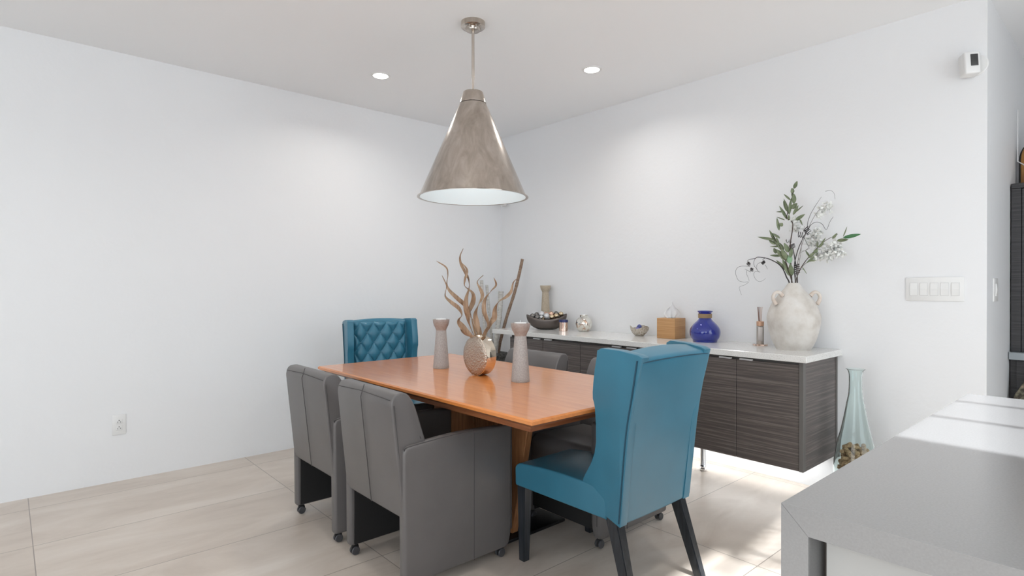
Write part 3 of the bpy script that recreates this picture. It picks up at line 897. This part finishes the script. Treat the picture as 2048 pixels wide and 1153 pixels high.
branch('slender leafy branch reaching far right with a bright green tip leaf',
       [(400, 1025), (420, 930), (470, 830), (560, 720), (640, 640), (700, 600), (760, 572)],
       [(520, 770, 475, 715, 20), (510, 780, 575, 730, 22), (560, 740, 590, 700, 26), (590, 690, 595, 630, 14), (600, 690, 655, 640, 18), (620, 660, 672, 605, 12), (490, 830, 600, 735, 16),
        (720, 610, 770, 560, 18), (812, 602, 965, 568, 26, 'leaf_deep'), (760, 628, 880, 612, 26), (500, 812, 590, 800, 10), (815, 595, 862, 505, 8), (455, 860, 495, 920, 8)], .0035, .03)
def tendril(label, strokes, m_='twig_black', dps=0.0, name='curly_twig', anchor=(380, 1025)):
    t = obj_root(name, label)
    for k, (pl, r) in enumerate(strokes):
        pts = [W2(p[0], p[1], (p[2] if len(p) > 2 else 0) + dps) for p in pl]
        if k == 0: pts = [Vector((0, 0, -.16))] + pts
        pp = smoothprof(pts, 6); n = len(pp)
        obj('main_stem' if k == 0 else 'tendril', tb(pp, [r * (1 - .5 * i / n) for i in range(n)], 6), M[m_], t)
    return t
def coil(cx, cy, rx, n, L, ang):
    """a spring-like coil of the twig drawn about (cx,cy)"""
    out = []
    for i in range(n * 8 + 1):
        f = i / (n * 8); a = f * n * 2 * PI
        ax = (f - .5) * L
        out.append((cx + ax * math.cos(ang) + rx * math.sin(a) * math.sin(ang), cy + ax * math.sin(ang) - rx * math.sin(a) * math.cos(ang), .007 * math.cos(a)))
    return out
def Q(x, y):  # second trace (9.607 units per pixel, origin 1460,500) -> first trace units (4.433, origin 1500,340)
    return ((x / 9.607 + 1460 - 1500) * 4.433, (y / 9.607 + 500 - 340) * 4.433)
def QQ(l): return [(*Q(x, y),) for x, y in l]
tendril('dark curly-willow twig arching over the left side of the clay jar',
        [(QQ([(1170, 670), (1110, 530), (1050, 390), (960, 280), (820, 200), (700, 160), (560, 145), (510, 170)]), .0042),
         (QQ([(510, 170), (400, 190), (365, 215), (365, 250)]), .002),
         ([(*p[:2], p[2]) for p in coil(*Q(385, 275), 13, 4, 30, .8)], .0022),
         (QQ([(410, 320), (230, 320), (150, 370), (135, 470), (190, 590), (280, 620), (380, 620), (300, 680), (210, 715), (220, 800), (245, 870)]), .0011),
         (QQ([(510, 170), (480, 240), (490, 310), (525, 355), (550, 400), (600, 435)]), .0013),
         ([(*p[:2], p[2]) for p in coil(*Q(445, 385), 14, 3, 26, .3)], .0022),
         (QQ([(420, 430), (310, 370)]), .0014),
         (QQ([(345, 400), (345, 470), (385, 560), (390, 610)]), .0009),
         (QQ([(690, 165), (655, 190), (660, 215)]), .0018),
         ([(*p[:2], p[2]) for p in coil(*Q(665, 250), 16, 4, 22, .9)], .0022),
         (QQ([(700, 290), (745, 375)]), .001),
         (QQ([(620, 240), (550, 280), (535, 350), (560, 400)]), .001),
         (QQ([(600, 430), (510, 420), (480, 480), (520, 570), (590, 615), (660, 590), (710, 550)]), .0009)], dps=-.02)
tendril('dark straight curly-tipped twig standing in the middle of the clay jar',
        [([(395, 1025), (385, 850), (420, 700), (470, 590), (495, 540)], .0032),
         ([(*p[:2], p[2]) for p in coil(500, 540, 26, 4, 60, .9)], .0028),
         ([(*p[:2], p[2]) for p in coil(440, 575, 24, 3, 50, .2)], .0022),
         ([(505, 540), (530, 490), (580, 462), (630, 480), (668, 530), (700, 460), (730, 415)], .0016),
         ([(500, 520), (505, 460), (530, 390), (570, 320), (625, 238)], .0016),
         ([(660, 190), (700, 180), (735, 205), (745, 260)], .001),
         ([(470, 600), (500, 660), (510, 690), (480, 715), (450, 720)], .0014)], dps=.01)
tendril('short dark twig with tight curls low in the middle of the bouquet',
        [([(405, 1025), (400, 900), (378, 760), (365, 690)], .0038),
         ([(*p[:2], p[2]) for p in coil(360, 680, 24, 4, 40, 1.2)], .003),
         ([(*p[:2], p[2]) for p in coil(325, 632, 14, 2, 50, .1)], .0018),
         ([(400, 900), (450, 880), (490, 920)], .0014),
         ([(*p[:2], p[2]) for p in coil(405, 880, 20, 5, 90, 1.5)], .003)], dps=.02)
tendril('thin grey-brown twig standing beside the white blossoms',
        [([(410, 1025), (430, 860), (450, 720), (462, 600), (480, 500)], .0018), ([(430, 800), (440, 740), (520, 700), (515, 670), (470, 658)], .0012), ([(540, 590), (590, 640), (600, 680)], .001)], 'twig_grey', .0)
# white blossom sprays
def blossom(label, path, blobs, dps):
    t = thing('blossom_spray', label, 'flowers', jm, group='white blossom sprays in the jar')
    pts = [Vector((0, 0, -.16))] + [W2(px, py, dps * i / len(path)) for i, (px, py) in enumerate(path)]
    pp = smoothprof(pts, 5)
    obj('stem', tb(pp, [.0022 - .0012 * i / len(pp) for i in range(len(pp))], 6), M['twig_grey'], t)
    for (cx, cy, rad, n) in blobs:
        bm = bmesh.new()
        for k in range(n):
            d = Vector((random.gauss(0, 1), random.gauss(0, 1), random.gauss(0, 1))).normalized()
            c_ = W2(cx, cy, dps) + Vector((0, 1, 0)) * (d.x * rad * S2 * random.uniform(.3, 1)) + Vector((1, 0, 0)) * (d.y * .035) + Vector((0, 0, d.z * rad * S2 * random.uniform(.3, 1)))
            for q in range(4):
                dd = Vector((random.gauss(0, 1), random.gauss(0, 1), random.gauss(0, 1))).normalized()
                leafmesh(bm, c_, dd, .022, .013, random.uniform(0, 3), .3)
        obj('petals', bm, M['petal'], t)
blossom('white feathery blossom spray on the right of the bouquet, lower and wider cluster', [(400, 1025), (440, 880), (520, 800), (620, 740), (720, 690)],
        [(545, 640, 75, 34), (660, 740, 80, 40), (740, 720, 65, 26), (555, 780, 60, 18), (560, 560, 50, 20), (730, 650, 50, 14)], .05)
blossom('white feathery blossom spray reaching above the dark curled twig', [(395, 1025), (420, 800), (470, 600), (560, 400), (660, 280)],
        [(590, 380, 45, 14), (670, 320, 50, 16), (390, 500, 55, 18), (380, 440, 35, 10)], .04)

# reed diffuser
t = thing('reed_diffuser', 'slim grey glass reed diffuser with a rose wood cap beside the clay jar', 'diffuser', (3.602, 1.66, ZC))
obj('coaster', prism([((.040 + .005 * math.cos(6 * a)) * math.cos(a), (.040 + .005 * math.cos(6 * a)) * math.sin(a)) for a in [2 * PI * k / 60 for k in range(60)]], 0, .007, 'z', .002, 2), M['copper'], t, label='petal-shaped mirrored metal coaster')
obj('bottle', lathe(bmesh.new(), [(0, .007), (.021, .007), (.022, .010), (.022, .120), (.019, .124), (0, .124)], 32), M['smoke_glass'], t)
bm = bmesh.new()
for k in range(9):
    pass
lab = bmesh.new()
ang0 = math.atan2(-1.66, -3.602) + .1
ra = [ang0 - .62 + 1.24 * k / 10 for k in range(11)]
vb = [lab.verts.new((.0226 * math.cos(a), .0226 * math.sin(a), .028)) for a in ra]
vt = [lab.verts.new((.0226 * math.cos(a), .0226 * math.sin(a), .118)) for a in ra]
for k in range(10): lab.faces.new((vb[k], vb[k + 1], vt[k + 1], vt[k]))
o = obj('paper_label', lab, M['paper'], t); sm = o.modifiers.new('thick', 'SOLIDIFY'); sm.thickness = .0006; sm.offset = 0
obj('cap', lathe(bmesh.new(), [(0, .1245), (.0225, .1245), (.0225, .152), (.021, .154), (.006, .154), (0, .150)], 32), M['copper_wood'], t)
for k, (dx, dy) in enumerate([(-.014, .006), (-.006, -.004), (.006, .008), (.012, -.006), (-.010, .012)]):
    obj('reed', tb([(dx * .1, dy * .1, .05), (dx, dy, .245)], .0016, 6), M['reed'] if k % 2 == 0 else M['reed_pale'], t)

# cobalt vase
t = thing('cobalt_vase', 'round cobalt blue glass vase with twine round its neck', 'vase', (3.56, 2.02, ZC))
prof = [(0, 0), (.072, 0), (.080, .008), (.096, .035), (.101, .065), (.095, .092), (.075, .120), (.052, .143), (.041, .158), (.040, .190), (.043, .198), (.050, .206), (.050, .210), (.044, .208), (.036, .197), (.035, .16), (.045, .14), (.07, .115), (.088, .09), (.094, .062), (.088, .035), (.07, .012), (0, .010)]
obj('glass_body', lathe(bmesh.new(), [tuple(v) for v in smoothprof(prof, 3)], 56), M['cobalt'], t, angle=60)
bm = bmesh.new()
for k in range(8):
    z = .1635 + k * .0037
    tube(bm, [(.0432 * math.cos(a), .0432 * math.sin(a), z + .0037 * a / 2 / PI * 0) for a in [2 * PI * j / 32 for j in range(33)]], .0022, 6, cap=False)
obj('twine_wrap', bm, M['twine'], t)

# tissue box
t = thing('tissue_box', 'square bamboo tissue box cover on the credenza, white tissue sticking out', 'tissue box', (3.545, 2.245, ZC))
bm = bmesh.new(); box(bm, 0, .14, 0, .15, 0, .147, bev=.003)
obj('box_cover', bm, M['bamboo'], t)
obj('slot', lathe(bmesh.new(), [(0, .1475), (.032, .1475), (.034, .147)], 28, .07, .075), M['slot'], t, label='dark round opening')
bm = bmesh.new()
rows = []
for j in range(13):
    f = j / 12
    row = []
    for i in range(15):
        u = i / 14 * 2 - 1
        wd = .020 + .058 * math.sin(PI * min(1, f * .85 + .1)) * (1 - .3 * f)
        x = u * wd * .9 + .012 * f
        y = .010 * math.sin(2.2 * u + 1.5 * f) + .006 * math.sin(9 * u)
        z = .145 + .115 * f * (1 - .42 * abs(u) ** 1.6) + .010 * math.sin(6 * u + 1) * f
        row.append(bm.verts.new(Vector((.07, .075, 0)) + RT * x + FW * y + Vector((0, 0, z))))
    rows.append(row)
for a, b in zip(rows, rows[1:]):
    for k in range(14): bm.faces.new((a[k], a[k + 1], b[k + 1], b[k]))
o = obj('tissue', bm, M['tissue'], t, angle=80); sm = o.modifiers.new('thick', 'SOLIDIFY'); sm.thickness = .0006

# small mosaic bowl
t = thing('small_bowl', 'small scalloped beige mosaic bowl left of the tissue box', 'bowl', (3.605, 2.59, ZC))
bm = bmesh.new()
n = 48
outer = [(0, 0), (.030, 0), (.034, .003), (.054, .022), (.067, .045), (.072, .068)]
inner = [(.069, .068), (.063, .045), (.05, .024), (.03, .008), (0, .006)]
rs = []
for idx, (r, z) in enumerate(outer + inner):
    if r == 0: rs.append([bm.verts.new((0, 0, z))]); continue
    rs.append([bm.verts.new((r * math.cos(2 * PI * k / n), r * math.sin(2 * PI * k / n), z + (.010 * math.sin(3 * 2 * PI * k / n + .6) * (z / .068) ** 3))) for k in range(n)])
for a, b in zip(rs, rs[1:]):
    for k in range(n):
        k2 = (k + 1) % n
        if len(a) == 1: bm.faces.new((a[0], b[k], b[k2]))
        elif len(b) == 1: bm.faces.new((a[k], b[0], a[k2]))
        else: bm.faces.new((a[k], b[k], b[k2], a[k2]))
obj('bowl_shell', bm, M['pebble_bowl'], t)
def ball(name, r, m, loc, label, cat, group, seg=20):
    bm = bmesh.new(); bmesh.ops.create_uvsphere(bm, u_segments=seg, v_segments=seg // 2 + 2, radius=r)
    return tag(obj(name, bm, m, loc=loc), label, cat, group)
for k, (dx, dy, dz, r) in enumerate([(-.022, .0, .038, .019), (.012, .020, .042, .018), (.018, -.018, .036, .017), (-.006, -.028, .036, .016), (.0, .0, .060, .018)]):
    ball('glass_bead', r, M['stone_balls'][k % 3], (3.605 + dx, 2.59 + dy, ZC + dz + .009), 'violet and copper glass bead in the small scalloped bowl', 'bead', 'glass beads in the small bowl')

# mercury glass jar
t = thing('mercury_glass_jar', 'round mottled silver mercury-glass candle jar on the credenza', 'jar', (3.615, 3.155, ZC))
prof = [(0, 0), (.036, 0), (.044, .005), (.062, .03), (.070, .062), (.064, .095), (.046, .115), (.034, .120), (.034, .134), (.037, .137), (.031, .137), (.030, .12), (.045, .108), (.06, .09), (.064, .062), (.055, .03), (.04, .012), (0, .010)]
obj('glass_body', lathe(bmesh.new(), prof, 48), M['mercury'], t, angle=50)

# copper candle tin
t = thing('candle_tin', 'shiny copper candle tin with a navy lid in front of the dark bowl', 'candle', (3.520, 3.300, ZC))
obj('tin', lathe(bmesh.new(), [(0, 0), (.036, 0), (.038, .002), (.038, .073), (0, .073)], 40), M['copper'], t)
obj('lid', lathe(bmesh.new(), [(0, .0735), (.0392, .0735), (.0392, .093), (.037, .095), (0, .095)], 40), M['navy'], t, label='navy blue lid')

# boat-shaped bowl with decorative balls
bc0 = Vector((3.535, 3.515, ZC))
ang = math.atan2(RT.y, RT.x)
t = thing('boat_bowl', 'dark gunmetal boat-shaped bowl full of shiny balls', 'bowl', bc0, ang)
bm = bmesh.new()
nu, nv = 40, 12
def bowl_pt(a, f, ins):
    A, B = (.178 - ins), (.092 - ins)
    ca, sa = math.cos(a), math.sin(a)
    rim = .085 + .050 * abs(ca) ** 2.2 * (1.0 if ca > 0 else .85)
    g = math.sin(f * PI / 2)
    x = A * ca * (.25 + .75 * g) if f > 0 else 0
    y = B * sa * (.25 + .75 * g) if f > 0 else 0
    z = ins * .9 + rim * (1 - math.cos(f * PI / 2)) ** 1.0
    return (x, y, z)
def shell(bm, ins):
    rs = [[bm.verts.new((0, 0, bowl_pt(0, 0, ins)[2]))]]
    for j in range(1, nv + 1):
        rs.append([bm.verts.new(bowl_pt(2 * PI * k / nu, j / nv, ins)) for k in range(nu)])
    for a, b in zip(rs, rs[1:]):
        for k in range(nu):
            k2 = (k + 1) % nu
            if len(a) == 1: bm.faces.new((a[0], b[k], b[k2]))
            else: bm.faces.new((a[k], b[k], b[k2], a[k2]))
    return rs[-1]
o1 = shell(bm, 0.0); o2 = shell(bm, .005)
for k in range(nu): bm.faces.new((o1[k], o1[(k + 1) % nu], o2[(k + 1) % nu], o2[k]))
obj('bowl_shell', bm, M['gunmetal'], t, angle=60)
bl = [(-.125, -.015, .105, .024, 1), (-.085, .030, .112, .025, 1), (-.085, -.035, .094, .023, 1), (-.045, -.005, .122, .027, 4), (-.05, -.055, .098, .015, 0), (-.005, .035, .115, .026, 2), (-.002, -.035, .105, .027, 4),
      (.04, .0, .122, .024, 2), (.042, -.045, .100, .021, 3), (.085, .02, .122, .024, 1), (.082, -.028, .108, .022, 3), (.125, .0, .122, .022, 3), (.04, .045, .108, .022, 0), (-.105, .0, .080, .022, 2), (.02, -.01, .085, .024, 0),
      (-.03, .02, .075, .024, 3), (.085, .0, .080, .022, 2), (-.06, -.01, .068, .024, 0)]
bn = ['silver', 'dark gunmetal', 'rose gold', 'champagne gold', 'silver glitter']
for (a, b, z, r, k) in bl:
    p = bc0 + RT * a + FW * b + Vector((0, 0, z + .012))
    ball('decorative_ball', r, M['ball'][k], p, bn[k] + ' decorative ball heaped in the boat-shaped bowl', 'ornament', 'decorative balls in the boat bowl')

# ------------------------------------------------------------------ tall pot with branches in the corner
pp0 = Vector((3.42, 4.08, 0))
t = thing('tall_pot', 'tall grey textured pot of branches in the room corner behind the table', 'pot', pp0)
bm = bmesh.new()
def sq(r, z, n=40, e=5):
    out = []
    for k in range(n):
        a = 2 * PI * k / n
        c_, s_ = math.cos(a), math.sin(a)
        rr = r / (abs(c_) ** e + abs(s_) ** e) ** (1 / e)
        out.append(bm.verts.new((rr * c_, rr * s_, z)))
    return out
rs = [sq(.075, 0), sq(.08, .01), sq(.088, .58), sq(.094, .585), sq(.094, .622), sq(.082, .622), sq(.08, .56)]
for a, b in zip(rs, rs[1:]):
    for k in range(40): bm.faces.new((a[k], a[(k + 1) % 40], b[(k + 1) % 40], b[k]))
bm.faces.new(rs[0]); bm.faces.new(rs[-1][::-1])
obj('pot_body', bm, M['pot'], t)
KP = .00466
def stick(label, pts, r, m_, name='birch_branch'):
    P3 = []
    for (px, py, d) in pts:
        P3.append(RT * ((px - 1003) * KP) + FW * d + Vector((0, 0, .62 + (710 - py) * KP)))
    bm = bmesh.new(); pth = smoothprof(P3, 5)
    tube(bm, pth, [r * (1 + .06 * math.sin(i * 2.3)) for i in range(len(pth))], 12)
    tag(obj(name, bm, m_, loc=pp0), label, 'branch', 'branches in the corner pot')
stick('grey birch branch in the corner pot, leftmost and straight', [(990, 722, -.02), (985, 680, -.02), (979, 620, -.03), (976, 565, -.03)], .0155, M['birch'])
stick('thin grey birch branch in the corner pot, second from the left', [(998, 722, .02), (996, 680, .02), (990, 620, .02), (986, 575, .03)], .013, M['birch'])
stick('thick grey birch branch in the corner pot, cut flat at its top', [(1003, 722, -.03), (1006, 680, -.03), (1012, 630, -.02), (1015, 587, -.02)], .024, M['birch'])
stick('brown bark branch in the corner pot, tallest and bending right', [(1008, 722, .03), (1013, 690, .03), (1026, 640, .03), (1042, 590, .04), (1052, 550, .04), (1058, 522, .04)], .0145, M['brown_bark'], 'brown_branch')

# ------------------------------------------------------------------ glass floor vase with corks
fx, fy = 3.462, 1.07
t = thing('glass_floor_vase', 'tall pale teal glass floor vase beside the credenza end', 'vase', (fx, fy, 0))
outer = [(0, 0), (.085, 0), (.10, .008), (.113, .06), (.112, .15), (.106, .25), (.093, .36), (.064, .485), (.044, .60), (.034, .66), (.032, .74), (.036, .775), (.047, .788)]
inner = [(.045, .789), (.033, .775), (.0285, .74), (.030, .66), (.040, .60), (.0595, .485), (.0885, .36), (.1015, .25), (.1075, .15), (.108, .06), (.09, .014), (0, .012)]
so = [tuple(v) for v in smoothprof(outer, 3)]; si = [tuple(v) for v in smoothprof(inner, 3)]
bm = lathe(bmesh.new(), so + si, 64)
for v in bm.verts:
    r = math.hypot(v.co.x, v.co.y)
    if r > .02 and v.co.z > .05:
        k = 1 + .012 * math.sin(v.co.z * 55 + 3 * math.atan2(v.co.y, v.co.x)) * min(1, (.7 - v.co.z) * 4 if v.co.z < .7 else 0)
        v.co.x *= k; v.co.y *= k
obj('glass_body', bm, M['teal_glass'], t, angle=60)
def corkmesh():
    bm = bmesh.new()
    lathe(bm, [(0, -.022), (.0105, -.022), (.0115, -.020), (.0115, .020), (.0105, .022), (0, .022)], 16)
    return finish(bm)
cm = corkmesh()
rnd = random.Random(3)
placed = []
def try_cork(zlo, zhi):
    for _ in range(400):
        z = rnd.uniform(zlo, zhi)
        R_ = .105 - max(0, z - .2) * .17 - .026
        a = rnd.uniform(0, 2 * PI); r = R_ * math.sqrt(rnd.random())
        p = Vector((r * math.cos(a), r * math.sin(a), z))
        if all((p - q).length > .0265 for q in placed):
            placed.append(p); return p
    return None
for i in range(90):
    p = try_cork(.20, .345) if i < 80 else try_cork(.33, .362)
    if p is None: continue
    o = obj('wine_cork', cm, M['cork'], loc=(fx + p.x, fy + p.y, p.z))
    o.rotation_euler = (rnd.uniform(1.0, 2.1), rnd.uniform(-.5, .5), rnd.uniform(0, PI))
    tag(o, 'used wine cork inside the tall teal glass floor vase', 'cork', 'wine corks in the glass floor vase')

# ------------------------------------------------------------------ island in the foreground
IX0, IX1, IY1, IY0, IZ = .854, 2.142, .362, -.70, .92
t = thing('kitchen_island', 'grey quartz kitchen island with mitred waterfall corner in the right foreground', 'kitchen island', ((IX0 + IX1) / 2, (IY0 + IY1) / 2, 0))
ox, oy = (IX0 + IX1) / 2, (IY0 + IY1) / 2
hx, hy = (IX1 - IX0) / 2, (IY1 - IY0) / 2
TH = .038
def mitre(side):
    # outline in (y,z); mitred joint at the outer corner
    return None
bm = prism([(-hy, IZ), (hy, IZ), (hy - TH, IZ - TH), (-hy + TH, IZ - TH)], -hx, hx, 'x')
obj('worktop', bm, M['island'], t, smooth=False)
for s in (-1, 1):
    g = .0006
    bm = prism([(s * hy, IZ - g), (s * (hy - TH), IZ - TH - g), (s * (hy - TH), 0), (s * hy, 0)], -hx, hx, 'x')
    obj('waterfall_panel', bm, M['island'], t, smooth=False)
obj('cabinet_panel', bx(-hx + .035, hx - .035, -hy + TH + .012, hy - TH - .012, .08, IZ - TH - .006), M['island_panel'], t, smooth=False, label='pale grey recessed cabinet panel')
obj('channel', bx(-hx + .06, hx - .06, -hy + TH + .0005, hy - TH - .0005, .0, IZ - TH - .001), M['island_channel'], t, smooth=False, label='dark shadow gap beside the panel')

# ------------------------------------------------------------------ fittings on the walls
# outlet on the left wall
t = thing('wall_outlet', 'white double socket outlet low on the left wall', 'outlet', (.535, YW, .36), 0)
obj('cover_plate', bx(-.037, .037, -.006, 0, -.063, .063, bev=.002), M['white_plastic'], t)
for s in (-1, 1):
    f = obj('receptacle', bx(-.0165, .0165, -.0085, -.005, s * .0205 - .0145, s * .0205 + .0145, bev=.003), M['white_plastic'], t)
    bm = bmesh.new()
    box(bm, -.0085, -.006, -.0092, -.008, s * .0205 - .008, s * .0205 + .001)
    box(bm, .006, .0085, -.0092, -.008, s * .0205 - .008, s * .0205 + .001)
    box(bm, -.0025, .0025, -.0092, -.008, s * .0205 + .004, s * .0205 + .010)
    obj('slots', bm, M['slot'], f, smooth=False)
# five-gang switch plate on the right wall
t = thing('light_switch', 'wide white five-rocker light switch plate on the right wall', 'light switch', (XW, .774, 1.224))
obj('cover_plate', bx(-.006, 0, -.129, .129, -.064, .064, bev=.003), M['white_plastic'], t)
for k in range(5):
    y = .092 - k * .046
    obj('rocker_gap', bx(-.0066, -.005, y - .0182, y + .0182, -.035, .035), M['grey_gap'], t, smooth=False)
    f = prism([(-.0078, -.033), (-.0105, 0), (-.0078, .033), (-.004, .033), (-.004, -.033)], y - .0165, y + .0165, 'y')
    obj('rocker', f, M['white_plastic'], t, smooth=False)
# single switch round the wall end
t = thing('light_switch', 'white single switch plate on the narrow wall end beside the dark cabinets', 'light switch', (3.955, YK, 1.22))
obj('cover_plate', bx(-.06, .06, -.006, 0, -.062, .062, bev=.002), M['white_plastic'], t)
obj('rocker', prism([(-.0085, -.033), (-.0125, .0), (-.0085, .033), (-.004, .033), (-.004, -.033)], -.017, .017, 'x'), M['white_plastic'], t, smooth=False)
# motion sensor near the wall end
t = thing('motion_sensor', 'white motion sensor with a dark lens high on the right wall', 'sensor', (XW, .600, 2.375))
bm = bmesh.new(); lathe(bm, [(0, 0), (.052, 0), (.052, .007), (.048, .010), (0, .010)], 40)
bmesh.ops.rotate(bm, verts=bm.verts, cent=(0, 0, 0), matrix=Matrix.Rotation(-PI / 2, 3, 'Y'))
obj('round_base', bm, M['white_plastic'], t)
hd = thing_child('sensor_head', t, (-.045, .018, 0)); hd.rotation_euler = (0, .10, .62)
obj('housing', bx(-.028, .036, -.036, .036, -.058, .058, bev=.010, seg=4), M['white_plastic'], hd)
obj('lens', bx(-.0295, -.022, -.024, .010, -.020, .042, bev=.002), M['sensor_glass'], hd, label='dark rectangular lens')
# small dome sensor in the corner
t = thing('corner_sensor', 'tiny white sensor in the room corner, peeking below the pendant shade', 'sensor', (XW - .065, YW - .115, 2.06), math.radians(45))
obj('dome', lathe(bmesh.new(), [(0, -.035), (.02, -.033), (.034, -.022), (.038, 0), (.036, .035), (0, .038)], 28), M['white_plastic'], t)
obj('bracket', bx(-.012, .09, -.012, .012, -.008, .02, bev=.002), M['white_plastic'], t)

# ------------------------------------------------------------------ kitchen run at the right edge
kx = 4.44
t = thing('tall_cabinet', 'dark wood-grain upper cabinet at the right edge behind the wall end', 'cabinet', (kx, YK - .005, .855))
obj('body', bx(.02, .60, -1.2, 0, 0, .96), M['dark_lam'], t, smooth=False)
obj('corner_post', bx(0, .02, -.045, 0, 0, .96, bev=.001, seg=1), M['dark_lam'], t, smooth=False)
obj('door', bx(.0, .019, -.48, -.048, .003, .957, bev=.001, seg=1), M['dark_lam'], t, smooth=False)
obj('door', bx(.0, .019, -.92, -.483, .003, .957, bev=.001, seg=1), M['dark_lam'], t, smooth=False)
obj('cornice', bx(-.008, .60, -1.2, .0, .9605, .990, bev=.004), M['dark_lam'], t, smooth=False)
tag(obj('kitchen_countertop', bx(4.37, 5.04, -1.3, YK - .004, .812, .854, bev=.002), M['stone_top'], smooth=False), 'blue-grey stone countertop strip between the two dark cabinets', 'countertop')
t = thing('base_cabinet', 'dark base cabinet below the blue-grey stone counter at the right edge', 'cabinet', (4.40, YK - .005, 0))
obj('body', bx(.02, .63, -1.25, 0, 0, .811), M['dark_lam'], t, smooth=False)
obj('door', bx(.0, .019, -.45, -.03, .1, .805, bev=.001, seg=1), M['dark_lam'], t, smooth=False)
obj('door', bx(.0, .019, -.88, -.453, .1, .805, bev=.001, seg=1), M['dark_lam'], t, smooth=False)
# glossy rounded wooden piece with a black edge on the cabinet
bm = prism(rounded([(-.19, 0), (-.19, .285), (.10, .285), (.10, 0)], [.02, .12, .12, .02], 8), 0, .03, 'x', .008, 3)
o = thing('wooden_decor', 'glossy brown rounded wooden piece with a black edge on the dark cabinet', 'decoration', (4.62, .43, 1.845))
obj('panel', bm, M['brown_gloss'], o)
bm = prism(rounded([(-.20, 0), (-.20, .292), (.112, .292), (.112, 0)], [.02, .13, .13, .02], 8), .031, .075, 'x', .006, 2)
obj('back_shell', bm, M['rubber'], o, label='black back and edge')
o = tag(obj('wall_wire', tb([(0, 0, .315), (0, 0, -.0), (.0, -.035, -.03)], .0035, 8), M['satin'], loc=(4.60, YK - .014, 2.0)), 'thin upright grey wire with a bent end beside the wooden decor piece', 'wire')
# speckled thing leaning in front of the base cabinet
bm = prism(rounded([(-.02, .0), (-.02, .60), (-.14, .84), (-.40, .84), (-.40, .0)], [.01, .03, .03, .03, .01], 4), -.035, .0, 'x', .008, 2)
tag(obj('speckled_board', bm, M['speckle'], loc=(4.36, .548, 0)), 'olive-brown speckled slab with a slanted edge in front of the dark base cabinet', 'board')
# unseen palm fronds, added to break up the sun patches on the floor
def frond(base, yaw, L_, droop, k):
    bm = bmesh.new()
    d0 = Vector((math.cos(yaw), math.sin(yaw), 0))
    pts = [Vector(base) + d0 * L_ * f + Vector((0, 0, -droop * f * f)) for f in [i / 12 for i in range(13)]]
    tube(bm, pts, .012, 6)
    for i in range(2, 12):
        tdir = (pts[i + 1] - pts[i]).normalized() if i < 12 else d0
        for s in (-1, 1):
            sd = Vector((-d0.y, d0.x, 0)) * s
            leafmesh(bm, pts[i], (tdir * .7 + sd * .8 + Vector((0, 0, -.35))), .36 * math.sin(PI * (i + 1) / 14) + .08, .05, 0, -.1)
    tag(obj('added_palm_frond', bm, M['palm']), 'unseen palm frond added outside the window to dapple the sun, %s' % k, 'palm frond', 'added palm fronds outside the window')

frond((2.56, -2.2, 3.02), .15, 1.0, -.05, 'spreading to the right')
frond((2.30, -2.25, 3.3), .1, .9, .0, 'higher of the two')

# ------------------------------------------------------------------ light strip under the wall cabinets
t = thing('light_strip', 'glowing white light strip under the wall-hung cabinets', 'light', (3.60, 1.30, .2235))
obj('housing', bx(-.012, .012, 0, 2.32, -.007, 0), M['satin'], t, smooth=False)
obj('diffuser', bx(-.010, .010, .005, 2.315, -.009, -.0072), M['strip_on'], t, smooth=False)
L = bpy.data.lights.new('light_strip_light', 'AREA'); L.shape = 'RECTANGLE'; L.size = .03; L.size_y = 2.3; L.energy = 5; L.color = (.97, .99, 1)
lo = bpy.data.objects.new('light_strip_light', L); C.objects.link(lo); lo.location = (3.60, 2.46, .212)
